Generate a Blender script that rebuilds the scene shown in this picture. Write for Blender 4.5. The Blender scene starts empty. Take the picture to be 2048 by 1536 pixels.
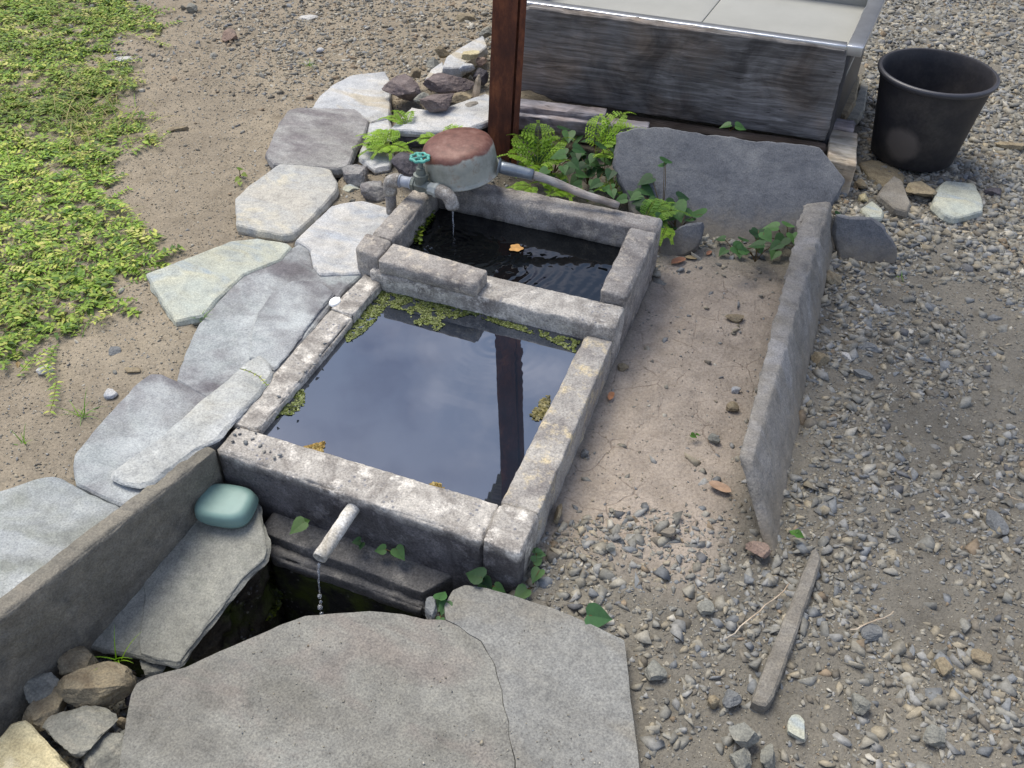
import bpy, bmesh, math, random
import numpy as np
from mathutils import Vector, Matrix, noise, geometry
random.seed(7); rng = np.random.default_rng(7)
SC = bpy.context.scene
COL = SC.collection
# ---------------------------------------------------------------- camera
F, PITCH, ROLL, YAW = 1862.0, math.radians(41.6), math.radians(1.2), math.radians(20.0)
CAM = Vector((0.936, -1.0764, 1.326))
cy_, sy_, cp_, sp_ = math.cos(YAW), math.sin(YAW), math.cos(PITCH), math.sin(PITCH)
CW = Vector((-sy_*cp_, cy_*cp_, -sp_))
_r = Vector((cy_, sy_, 0)); _u = _r.cross(CW)
CR = _r*math.cos(ROLL) + _u*math.sin(ROLL); CU = -_r*math.sin(ROLL) + _u*math.cos(ROLL)
cd = bpy.data.cameras.new('camera'); cam = bpy.data.objects.new('camera', cd); COL.objects.link(cam)
cd.sensor_fit = 'HORIZONTAL'; cd.sensor_width = 36; cd.lens = F/2048*36; cd.clip_start = .02; cd.clip_end = 500
M = Matrix((CR, CU, -CW)).transposed().to_4x4(); M.translation = CAM; cam.matrix_world = M
SC.camera = cam
# ---------------------------------------------------------------- sky and sun
SUN_EL, SUN_AZ = math.radians(64), math.radians(-58)      # azimuth measured from +Y towards +X
w = bpy.data.worlds.new('World'); SC.world = w; w.use_nodes = True
nt = w.node_tree; nt.nodes.clear()
N = nt.nodes.new; L = nt.links.new
out = N('ShaderNodeOutputWorld'); bg1 = N('ShaderNodeBackground'); bg2 = N('ShaderNodeBackground'); mx = N('ShaderNodeMixShader')
sky = N('ShaderNodeTexSky'); sky.sky_type = 'NISHITA'; sky.sun_disc = False
sky.sun_elevation = SUN_EL; sky.sun_rotation = SUN_AZ
bg1.inputs[1].default_value = .14
L(sky.outputs[0], bg1.inputs[0])
tc = N('ShaderNodeTexCoord'); mp = N('ShaderNodeMapping'); mp.inputs['Scale'].default_value = (1, 1, 1.6); mp.inputs['Location'].default_value = (2.3, .4, 1.1)
nz = N('ShaderNodeTexNoise'); nz.inputs['Scale'].default_value = 2.6; nz.inputs['Detail'].default_value = 7; nz.inputs['Roughness'].default_value = .55
cr = N('ShaderNodeValToRGB'); cr.color_ramp.elements[0].position = .45; cr.color_ramp.elements[1].position = .60
L(tc.outputs['Generated'], mp.inputs[0]); L(mp.outputs[0], nz.inputs[0]); L(nz.outputs[0], cr.inputs[0])
nz2 = N('ShaderNodeTexNoise'); nz2.inputs['Scale'].default_value = 5.0; nz2.inputs['Detail'].default_value = 7
cr2 = N('ShaderNodeValToRGB'); cr2.color_ramp.elements[0].position = .43; cr2.color_ramp.elements[0].color = (.27, .31, .50, 1)
cr2.color_ramp.elements[1].position = .58; cr2.color_ramp.elements[1].color = (1.0, 1.03, 1.22, 1)
L(mp.outputs[0], nz2.inputs[0]); L(nz2.outputs[0], cr2.inputs[0]); L(cr2.outputs[0], bg2.inputs[0]); bg2.inputs[1].default_value = 1.0
L(cr.outputs[0], mx.inputs[0]); L(bg1.outputs[0], mx.inputs[1]); L(bg2.outputs[0], mx.inputs[2]); L(mx.outputs[0], out.inputs[0])
ld = bpy.data.lights.new('sun', 'SUN'); ld.energy = 3.0; ld.angle = math.radians(34); ld.color = (1, .94, .83)
sun = bpy.data.objects.new('sun', ld); COL.objects.link(sun)
sd = Vector((math.sin(SUN_AZ)*math.cos(SUN_EL), math.cos(SUN_AZ)*math.cos(SUN_EL), math.sin(SUN_EL)))
sun.rotation_euler = sd.to_track_quat('Z', 'Y').to_euler()
SC.view_settings.view_transform = 'Standard'; SC.view_settings.look = 'None'; SC.view_settings.gamma = 1
SC.view_settings.exposure = 0.46
SC.render.engine = 'CYCLES'; SC.cycles.max_bounces = 6

# ---------------------------------------------------------------- helpers
def ray(px, py): return CW + CR*((px-1024)/F) - CU*((py-768)/F)
def at(px, py, z=0.0):
    d = ray(px, py); return CAM + d*((z-CAM.z)/d.z)
def atp(px, py, p0, n):
    d = ray(px, py); return CAM + d*((Vector(p0)-CAM).dot(n)/d.dot(n))
def project(P):
    d = P - np.array(CAM); z = d@np.array(CW)
    return 1024+F*(d@np.array(CR))/z, 768-F*(d@np.array(CU))/z, z
def lin(c):
    c = c/255; return c/12.92 if c <= .04045 else ((c+.055)/1.055)**2.4
def rgb(r, g, b, k=1.0): return (lin(r)*k, lin(g)*k, lin(b)*k, 1)
def tag(o, label=None, cat=None, group=None, kind=None):
    if label: o['label'] = label
    if cat: o['category'] = cat
    if group: o['group'] = group
    if kind: o['kind'] = kind
    return o
def mk(name, verts, faces, mat, parent=None, smooth=False, cols=None, origin=None):
    """verts in world space; the object's origin is put at the base centre"""
    V = np.array([tuple(v) for v in verts], dtype=np.float64) if not isinstance(verts, np.ndarray) else verts
    if origin is None:
        origin = Vector(((V[:, 0].min()+V[:, 0].max())/2, (V[:, 1].min()+V[:, 1].max())/2, V[:, 2].min()))
    me = bpy.data.meshes.new(name)
    if isinstance(faces, np.ndarray):
        k = faces.shape[1]; nf = len(faces)
        me.vertices.add(len(V)); me.vertices.foreach_set('co', (V-np.array(origin)).astype(np.float32).ravel())
        me.loops.add(nf*k); me.loops.foreach_set('vertex_index', faces.astype(np.int32).ravel())
        me.polygons.add(nf); me.polygons.foreach_set('loop_start', np.arange(0, nf*k, k, dtype=np.int32))
        me.update(calc_edges=True)
    else:
        me.from_pydata((V-np.array(origin)).tolist(), [], [list(f) for f in faces]); me.update()
    me.validate()
    if smooth: me.polygons.foreach_set('use_smooth', [True]*len(me.polygons))
    if cols is not None:
        a = me.color_attributes.new('Col', 'FLOAT_COLOR', 'POINT')
        c = np.ones((len(V), 4), np.float32); c[:, :3] = cols; a.data.foreach_set('color', c.ravel())
    me.materials.append(mat)
    o = bpy.data.objects.new(name, me); COL.objects.link(o)
    if parent is not None:
        o.parent = parent; o.location = Vector(origin) - parent.location
    else: o.location = origin
    return o
def empty(name, loc, label, cat, group=None, kind=None):
    o = bpy.data.objects.new(name, None); COL.objects.link(o); o.location = loc; o.empty_display_size = .05
    return tag(o, label, cat, group, kind)
def fbm(p, s, o=3):
    v = 0; a = 1
    for i in range(o): v += a*noise.noise(Vector(p)*s+Vector((i*7.3, 1.7, 4.1))); s *= 2.1; a *= .5
    return v
# numpy value noise (2D) for terrain
_tab = rng.random((256, 256))
def vn(x, y):
    xi = np.floor(x).astype(int); yi = np.floor(y).astype(int); fx = x-xi; fy = y-yi
    fx = fx*fx*(3-2*fx); fy = fy*fy*(3-2*fy); g = lambda a, b: _tab[a & 255, b & 255]
    return (g(xi, yi)*(1-fx)+g(xi+1, yi)*fx)*(1-fy)+(g(xi, yi+1)*(1-fx)+g(xi+1, yi+1)*fx)*fy
def vfbm(x, y, s, o=4):
    v = 0; a = .5
    for i in range(o): v = v+a*(vn(x*s+i*17.3, y*s+i*9.1)-.5); s *= 2.03; a *= .5
    return v*2
def sstep(a, b, x):
    t = np.clip((x-a)/(b-a), 0, 1); return t*t*(3-2*t)

# ---------------------------------------------------------------- materials
def newmat(name):
    m = bpy.data.materials.new(name); m.use_nodes = True; t = m.node_tree
    b = t.nodes['Principled BSDF']; return m, t, b
def nd(t, typ, **kw):
    n = t.nodes.new(typ)
    for k, v in kw.items():
        if k.startswith('i_'): n.inputs[int(k[2:]) if k[2:].isdigit() else k[2:]].default_value = v
        else: setattr(n, k, v)
    return n
def ramp(t, fac, stops):
    r = t.nodes.new('ShaderNodeValToRGB'); e = r.color_ramp.elements
    while len(e) < len(stops): e.new(.5)
    for i, (p, c) in enumerate(stops): e[i].position = p; e[i].color = c if len(c) == 4 else (*c, 1)
    t.links.new(fac, r.inputs[0]); return r
def mixc(t, fac, a, b, mode='MIX'):
    m = t.nodes.new('ShaderNodeMix'); m.data_type = 'RGBA'; m.blend_type = mode
    for s, v in ((0, fac), (6, a), (7, b)):
        if hasattr(v, 'node'): t.links.new(v, m.inputs[s])
        else: m.inputs[s].default_value = v
    return m.outputs[2]
def noi(t, vec, scale, detail=4, rough=.6, dist=0):
    n = nd(t, 'ShaderNodeTexNoise'); n.inputs['Scale'].default_value = scale; n.inputs['Detail'].default_value = detail
    n.inputs['Roughness'].default_value = rough; n.inputs['Distortion'].default_value = dist
    t.links.new(vec, n.inputs['Vector']); return n.outputs[0]
def coords(t, offset=(0, 0, 0), scale=(1, 1, 1), rot=(0, 0, 0)):
    c = nd(t, 'ShaderNodeTexCoord'); m = nd(t, 'ShaderNodeMapping')
    m.inputs['Location'].default_value = offset; m.inputs['Scale'].default_value = scale; m.inputs['Rotation'].default_value = rot
    t.links.new(c.outputs['Object'], m.inputs[0]); return m.outputs[0]
def bump(t, b, hts, strength=.6, dist=.004):
    prev = None
    for h, s, d in hts:
        bn = nd(t, 'ShaderNodeBump'); bn.inputs['Strength'].default_value = s; bn.inputs['Distance'].default_value = d
        t.links.new(h, bn.inputs['Height'])
        if prev: t.links.new(prev, bn.inputs['Normal'])
        prev = bn.outputs[0]
    t.links.new(prev, b.inputs['Normal'])
_seed = [0]
def stone(name, c1, c2, c3=None, patch=7, grain=1.0, rough=.85, rot=.6, stretch=2.0, speck=.42, splash=None):
    """flagstone: two tones in soft patches, a third in streaks, salt-and-pepper grain"""
    _seed[0] += 1; sd_ = _seed[0]
    m, t, b = newmat(name); v = coords(t, (sd_*1.37, sd_*.71, sd_*.33), (1, stretch, 1), (0, 0, rot)); vv = coords(t, (sd_, 0, 0))
    p = noi(t, v, patch, 4, .55, .4); col = mixc(t, ramp(t, p, [(.36, (0, 0, 0)), (.62, (1, 1, 1))]).outputs[0], c1, c2)
    if c3:
        q = noi(t, v, patch*.6+2, 3, .6, .8); col = mixc(t, ramp(t, q, [(.5, (0, 0, 0)), (.66, (1, 1, 1))]).outputs[0], col, c3)
    g = noi(t, vv, 260, 3, .7); col = mixc(t, speck, col, ramp(t, g, [(.34, (.30, .30, .31)), (.5, (.88, .88, .87)), (.66, (1.4, 1.4, 1.36))]).outputs[0], 'MULTIPLY')
    g2 = noi(t, vv, 60, 4, .7); col = mixc(t, .5, col, ramp(t, g2, [(.3, (.72, .72, .73)), (.65, (1.12, 1.11, 1.08))]).outputs[0], 'MULTIPLY')
    stn = noi(t, coords(t, (sd_*.2, sd_*.5, sd_)), 2.6, 6, .62, 1.0); col = mixc(t, .6, col, ramp(t, stn, [(.36, (.70, .69, .66)), (.5, (1, 1, 1)), (.64, (1.10, 1.10, 1.10))]).outputs[0], 'MULTIPLY')
    if splash is not None:                                   # dried soil splashed up from the ground
        ge = nd(t, 'ShaderNodeNewGeometry'); sx = nd(t, 'ShaderNodeSeparateXYZ'); t.links.new(ge.outputs['Position'], sx.inputs[0])
        ad = nd(t, 'ShaderNodeMath', operation='MULTIPLY_ADD'); t.links.new(noi(t, vv, 30, 5, .7), ad.inputs[0]); ad.inputs[1].default_value = -.09; t.links.new(sx.outputs[2], ad.inputs[2])
        mr = nd(t, 'ShaderNodeMapRange'); mr.inputs[1].default_value = splash-.02; mr.inputs[2].default_value = splash-.075; mr.inputs[4].default_value = .55; t.links.new(ad.outputs[0], mr.inputs[0])
        col = mixc(t, mr.outputs[0], col, rgb(128, 117, 98))
    g3 = noi(t, vv, 26, 5, .7, .5); col = mixc(t, .55, col, ramp(t, g3, [(.32, (.66, .66, .67)), (.5, (1, 1, 1)), (.68, (1.16, 1.15, 1.12))]).outputs[0], 'MULTIPLY')
    lay = ramp(t, noi(t, coords(t, (sd_*.9, sd_*.4, 0)), 4.2, 3, .5, .7), [(0, (0, 0, 0)), (.40, (.3, .3, .3)), (.52, (.65, .65, .65)), (.62, (1, 1, 1))]); lay.color_ramp.interpolation = 'CONSTANT'
    L_ = t.links.new; L_(col, b.inputs['Base Color']); b.inputs['Roughness'].default_value = rough; b.inputs['Specular IOR Level'].default_value = .3
    bump(t, b, [(lay.outputs[0], .45, .003), (noi(t, vv, 18, 6, .65), .8*grain, .007), (noi(t, vv, 180, 3, .7), .5*grain, .0016)])
    return m
def concrete(name, base, dark, light, agg=.5, moss=0.0, zdark=None):
    """old cast concrete: pale top where cement wore off, pebbles, stains"""
    _seed[0] += 1; sd_ = _seed[0]
    m, t, b = newmat(name); vv = coords(t, (sd_*.77, sd_*.3, 0))
    p = noi(t, vv, 9, 6, .7, .6); col = mixc(t, ramp(t, p, [(.34, (0, 0, 0)), (.6, (1, 1, 1))]).outputs[0], dark, base)
    q = noi(t, vv, 24, 6, .75); col = mixc(t, ramp(t, q, [(.52, (0, 0, 0)), (.66, (1, 1, 1))]).outputs[0], col, light)
    vo = nd(t, 'ShaderNodeTexVoronoi'); vo.inputs['Scale'].default_value = 95; t.links.new(vv, vo.inputs['Vector'])
    mask = ramp(t, vo.outputs['Distance'], [(.20, (1, 1, 1)), (.34, (0, 0, 0))]).outputs[0]
    mk2 = mixc(t, 1, mask, ramp(t, noi(t, vv, 14, 3), [(.5, (0, 0, 0)), (.62, (1, 1, 1))]).outputs[0], 'MULTIPLY')
    mm = mixc(t, agg, (0, 0, 0, 1), mk2)
    cc = nd(t, 'ShaderNodeSeparateColor'); t.links.new(vo.outputs['Color'], cc.inputs[0])
    pc = ramp(t, cc.outputs[0], [(0, rgb(95, 100, 112)), (.6, rgb(130, 130, 135)), (1, rgb(190, 185, 175))]).outputs[0]
    col = mixc(t, mm, col, pc)
    g = noi(t, vv, 240, 3, .7); col = mixc(t, .5, col, ramp(t, g, [(.35, (.3, .3, .3)), (.52, (.92, .92, .92)), (.66, (1.4, 1.38, 1.34))]).outputs[0], 'MULTIPLY')
    if moss:
        ms = ramp(t, noi(t, vv, 12, 5), [(.5-moss*.2, (0, 0, 0)), (.66-moss*.2, (1, 1, 1))]).outputs[0]; col = mixc(t, ms, col, rgb(58, 66, 22))
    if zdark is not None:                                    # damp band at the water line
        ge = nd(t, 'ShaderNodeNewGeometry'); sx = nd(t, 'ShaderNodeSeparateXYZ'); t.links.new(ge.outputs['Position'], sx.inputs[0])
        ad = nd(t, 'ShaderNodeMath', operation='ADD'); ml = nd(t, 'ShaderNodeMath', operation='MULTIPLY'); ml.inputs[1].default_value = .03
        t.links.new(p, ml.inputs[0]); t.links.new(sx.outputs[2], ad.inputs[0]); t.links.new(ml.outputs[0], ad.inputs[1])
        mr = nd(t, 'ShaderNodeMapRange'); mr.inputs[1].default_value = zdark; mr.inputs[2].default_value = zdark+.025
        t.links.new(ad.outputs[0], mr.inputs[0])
        def inside(o_, lo, hi):
            a1 = nd(t, 'ShaderNodeMath', operation='GREATER_THAN'); a2 = nd(t, 'ShaderNodeMath', operation='LESS_THAN'); a1.inputs[1].default_value = lo; a2.inputs[1].default_value = hi
            t.links.new(sx.outputs[o_], a1.inputs[0]); t.links.new(sx.outputs[o_], a2.inputs[0]); a3 = nd(t, 'ShaderNodeMath', operation='MULTIPLY'); t.links.new(a1.outputs[0], a3.inputs[0]); t.links.new(a2.outputs[0], a3.inputs[1]); return a3.outputs[0]
        ia = nd(t, 'ShaderNodeMath', operation='MULTIPLY'); t.links.new(inside(0, -.025, .548), ia.inputs[0]); t.links.new(inside(1, -.035, .965), ia.inputs[1])
        inv_ = nd(t, 'ShaderNodeMath', operation='SUBTRACT'); inv_.inputs[0].default_value = 1; t.links.new(mr.outputs[0], inv_.inputs[1])
        mi_ = nd(t, 'ShaderNodeMath', operation='MULTIPLY'); t.links.new(inv_.outputs[0], mi_.inputs[0]); t.links.new(ia.outputs[0], mi_.inputs[1])
        col = mixc(t, mi_.outputs[0], col, rgb(42, 42, 34))
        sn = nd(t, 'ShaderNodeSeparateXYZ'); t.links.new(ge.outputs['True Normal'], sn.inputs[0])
        ff = nd(t, 'ShaderNodeMath', operation='MULTIPLY_ADD'); t.links.new(sx.outputs[1], ff.inputs[0]); ff.inputs[1].default_value = -1; ff.inputs[2].default_value = -.0655   # outer front face: shade and some damp put into the colour
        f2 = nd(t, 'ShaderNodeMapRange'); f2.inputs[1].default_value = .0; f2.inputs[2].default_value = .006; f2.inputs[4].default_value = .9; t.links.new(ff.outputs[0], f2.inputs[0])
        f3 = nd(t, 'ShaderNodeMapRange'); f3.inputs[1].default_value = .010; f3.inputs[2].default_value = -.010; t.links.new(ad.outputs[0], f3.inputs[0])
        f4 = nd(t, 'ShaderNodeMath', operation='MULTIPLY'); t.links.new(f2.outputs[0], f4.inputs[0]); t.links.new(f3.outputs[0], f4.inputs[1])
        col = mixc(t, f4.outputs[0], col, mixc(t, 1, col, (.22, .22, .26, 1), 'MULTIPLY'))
    t.links.new(col, b.inputs['Base Color']); b.inputs['Roughness'].default_value = .9; b.inputs['Specular IOR Level'].default_value = .25
    bump(t, b, [(noi(t, vv, 30, 6, .7), .8, .006), (vo.outputs['Distance'], .25, .003), (noi(t, vv, 200, 3, .7), .6, .0018)])
    return m
def simple(name, col, rough=.6, metal=0, var=.25, scale=20, bmp=.3, bd=.002, spec=.5):
    m, t, b = newmat(name); vv = coords(t); n = noi(t, vv, scale, 5, .65)
    c = mixc(t, var, col, ramp(t, n, [(.3, (.35, .35, .35)), (.7, (1.5, 1.5, 1.5))]).outputs[0], 'MULTIPLY')
    t.links.new(c, b.inputs['Base Color']); b.inputs['Roughness'].default_value = rough; b.inputs['Metallic'].default_value = metal; b.inputs['Specular IOR Level'].default_value = spec
    bump(t, b, [(noi(t, vv, scale*4, 4), bmp, bd)]); return m
def attrmat(name, rough=.8, trans=0.0, grain=120, gs=.4, spec=.3):
    m, t, b = newmat(name); a = nd(t, 'ShaderNodeAttribute', attribute_name='Col'); vv = coords(t)
    g = noi(t, vv, grain, 3, .7); c = mixc(t, gs, a.outputs['Color'], ramp(t, g, [(.3, (.45, .45, .45)), (.7, (1.4, 1.4, 1.4))]).outputs[0], 'MULTIPLY')
    t.links.new(c, b.inputs['Base Color']); b.inputs['Roughness'].default_value = rough; b.inputs['Specular IOR Level'].default_value = spec
    bump(t, b, [(g, .4, .0015)])
    if trans:
        tr = nd(t, 'ShaderNodeBsdfTranslucent'); t.links.new(c, tr.inputs[0]); mxs = nd(t, 'ShaderNodeMixShader'); mxs.inputs[0].default_value = trans
        o = t.nodes['Material Output']; t.links.new(b.outputs[0], mxs.inputs[1]); t.links.new(tr.outputs[0], mxs.inputs[2]); t.links.new(mxs.outputs[0], o.inputs[0])
    return m

PURPLE, BLUE, CREAM, GREY, PALE = rgb(128, 120, 132), rgb(176, 184, 194), rgb(194, 186, 168), rgb(150, 148, 148), rgb(196, 202, 206)
M_S = dict(
    bluewhite=stone('stone_blue_white', rgb(172, 174, 176), rgb(190, 190, 188), rgb(180, 172, 156), 5),
    purple=stone('stone_purple', rgb(118, 113, 114), rgb(158, 157, 154), rgb(140, 137, 136), 9),
    cream=stone('stone_cream', rgb(176, 172, 162), rgb(166, 168, 167), rgb(190, 183, 164), 5),
    white=stone('stone_white', rgb(182, 184, 186), rgb(192, 188, 180), rgb(166, 170, 175), 5),
    green=stone('stone_pale_green', rgb(168, 173, 164), rgb(180, 179, 160), rgb(156, 165, 167), 5),
    mix=stone('stone_purple_blue', rgb(106, 103, 106), rgb(168, 172, 172), rgb(152, 157, 157), 4.8, rot=-.9, stretch=1.7),
    light=stone('stone_light', rgb(170, 173, 172), rgb(178, 177, 169), rgb(186, 188, 186), 4, rot=-.9),
    bigleft=stone('stone_big_left', rgb(152, 157, 158), rgb(168, 171, 170), rgb(140, 143, 136), 4),
    curb=stone('stone_curb', rgb(118, 114, 104), rgb(134, 128, 116), rgb(104, 102, 96), 5, grain=1.6),
    step=stone('stone_step', rgb(138, 138, 130), rgb(150, 150, 142), rgb(128, 130, 120), 5),
    bigfront=stone('stone_big_front', rgb(124, 122, 115), rgb(138, 137, 130), rgb(130, 124, 117), 4, grain=1.3, speck=.5),
    front2=stone('stone_front_right', rgb(126, 125, 120), rgb(136, 136, 132), rgb(130, 127, 119), 4, grain=1.3, speck=.5),
    slate=stone('stone_slate', rgb(104, 106, 110), rgb(118, 119, 120), rgb(98, 100, 104), 4, speck=.4, splash=-.055),
    slab=stone('stone_slab_edge', rgb(144, 140, 134), rgb(132, 127, 118), rgb(152, 149, 145), 5, grain=1.3, splash=-.05),
    plain=stone('stone_plain_grey', rgb(134, 129, 120), rgb(122, 116, 106), rgb(142, 138, 130), 6, grain=1.4),
    bluegrey=stone('stone_blue_grey_pebble', rgb(112, 114, 114), rgb(124, 125, 124), rgb(104, 106, 108), 9, grain=1.3),
    lava=stone('stone_lava', rgb(104, 93, 91), rgb(124, 113, 110), rgb(92, 84, 88), 16, grain=1.8),
    tan=stone('stone_tan', rgb(146, 134, 110), rgb(130, 121, 102), rgb(118, 104, 84), 12, grain=1.7),
    creamy=stone('stone_cream_block', rgb(206, 196, 160), rgb(190, 178, 142), rgb(214, 206, 180), 10, grain=1.4),
    greyrock=stone('stone_grey_rock', rgb(136, 135, 126), rgb(120, 120, 113), rgb(146, 143, 132), 12, grain=1.3),
    dark=stone('stone_dark', rgb(72, 70, 78), rgb(92, 88, 92), rgb(64, 64, 72), 10, grain=1.3),
    pink=stone('stone_pink', rgb(134, 114, 102), rgb(148, 128, 114), rgb(126, 112, 102), 12),
)
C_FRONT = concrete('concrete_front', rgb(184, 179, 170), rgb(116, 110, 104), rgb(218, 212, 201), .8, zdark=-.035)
C_FACE = concrete('concrete_side', rgb(176, 171, 162), rgb(126, 121, 117), rgb(204, 188, 154), .15, zdark=-.03)
C_BACK = concrete('concrete_back', rgb(164, 159, 152), rgb(108, 102, 98), rgb(192, 182, 166), .15, zdark=0.0)
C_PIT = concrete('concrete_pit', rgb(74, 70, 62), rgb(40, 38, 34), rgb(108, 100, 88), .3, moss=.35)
C_COPE = concrete('concrete_coping', rgb(104, 102, 100), rgb(80, 79, 78), rgb(124, 121, 116), .2)
def concrete_dark_front():
    m = concrete('concrete_shaded_damp_face', rgb(82, 80, 84), rgb(66, 66, 72), rgb(98, 94, 90), .12); return m
C_SHADE_DAMP = concrete_dark_front()  # unused dark front-face tone, shade and damp together in the colour

# ---------------------------------------------------------------- terrain
CURB_A, CURB_B = np.array([-.062, -.066]), np.array([-.198, -.527])      # middle line of the kerb slab
def curb_x(y): return CURB_A[0]+(y-CURB_A[1])*(CURB_A[0]-CURB_B[0])/(CURB_A[1]-CURB_B[1])
def in_box(x, y, x0, x1, y0, y1): return (x > x0) & (x < x1) & (y > y0) & (y < y1)
PAVE_PX = [
    [(626, 217), (645, 190), (664, 174), (702, 154), (768, 147), (776, 160), (800, 300), (780, 332), (750, 338), (716, 330), (680, 340), (672, 380), (617, 438), (588, 464), (564, 467), (526, 459), (474, 446), (476, 431), (473, 396), (499, 373), (537, 347), (560, 328), (534, 305), (545, 282), (561, 247), (579, 222)],
    [(592, 480), (661, 415), (725, 403), (790, 420), (760, 548), (690, 577), (583, 712), (548, 752), (440, 880), (330, 975), (250, 1020), (246, 1018), (228, 1034), (145, 1094), (60, 1158), (-60, 1240), (-360, 1240), (-260, 1060), (-60, 1003), (75, 958), (108, 953), (122, 956), (151, 965), (151, 937), (153, 908), (186, 865), (229, 817), (283, 762), (302, 750), (322, 751), (356, 762), (376, 700), (401, 650), (374, 633), (351, 638), (337, 620), (308, 572), (298, 548), (400, 508), (460, 485), (515, 479), (574, 490)]]
def inpoly_nd(px, py, pg):
    r_ = np.zeros(px.shape, bool)
    for a in range(len(pg)):
        (x1, y1), (x2, y2) = pg[a], pg[(a+1) % len(pg)]
        if y1 == y2: continue
        c1 = (y1 > py) != (y2 > py); r_ ^= c1 & (px < (x2-x1)*(py-y1)/(y2-y1)+x1)
    return r_
def ground(x, y, fine=True):
    x = np.asarray(x, float); y = np.asarray(y, float)
    right = np.where(y > 1.0, sstep(-.10, .10, x), sstep(.25, .62, x))*(1-sstep(1.62, 1.9, y)*(1-sstep(.25, .62, x)))
    back = sstep(1.9, 3.2, y)
    h = -.006 - .094*right*(1-.45*back)
    h = h - .01*sstep(-1.6, -.6, -np.abs(x+1))          # slight dish under the weeds
    h = h + .012*vfbm(x, y, 1.3, 3)
    if fine:
        h = h + .010*vfbm(x, y, 7, 3)*(1-.6*in_box(x, y, .6, 1.0, .2, 1.2)) + .006*vfbm(x, y, 34, 3)
    # low court in front of the trough, right of the kerb slab
    low = sstep(-.012, .004, x-curb_x(y)) * sstep(.0, .02, -.055-y) * (1-sstep(.52, .60, x))
    h = h*(1-low) + low*(-.27+.012*vfbm(x, y, 9, 3))
    pit = sstep(0, .02, x-.01)*sstep(0, .02, .47-x)*sstep(0, .02, y+.50)*sstep(0, .02, -.12-y)
    h = h-pit*.40
    if len(PAVE_PX):
        ppx, ppy, dd_ = project(np.stack([x, y, np.zeros_like(x)], -1)); near = (dd_ > .1)
        for pg in PAVE_PX:
            m_ = near & inpoly_nd(ppx, ppy, pg); h = np.where(m_, np.minimum(h, -.028), h)
    tr = in_box(x, y, -.03, .575, -.06, .99); h = np.where(tr, np.minimum(h, -.36), h)
    return h
def axis(lo, hi, step, far):
    a = list(np.arange(lo, hi+1e-6, step)); s = step; b = hi
    while b < far: s *= 1.25; b += s; a.append(b)
    s = step; b = lo
    while b > -far: s *= 1.25; b -= s; a.insert(0, b)
    return np.array(a)
ax_, ay_ = axis(-1.3, 1.9, .01, 60), axis(-1.0, 2.0, .01, 60)
GX, GY = np.meshgrid(ax_, ay_); GZ = ground(GX, GY)
nx, ny = len(ax_), len(ay_)
V = np.stack([GX.ravel(), GY.ravel(), GZ.ravel()], 1)
i, j = np.meshgrid(np.arange(nx-1), np.arange(ny-1)); a = (j*nx+i).ravel()
FQ = np.stack([a, a+1, a+1+nx, a+nx], 1)
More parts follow.
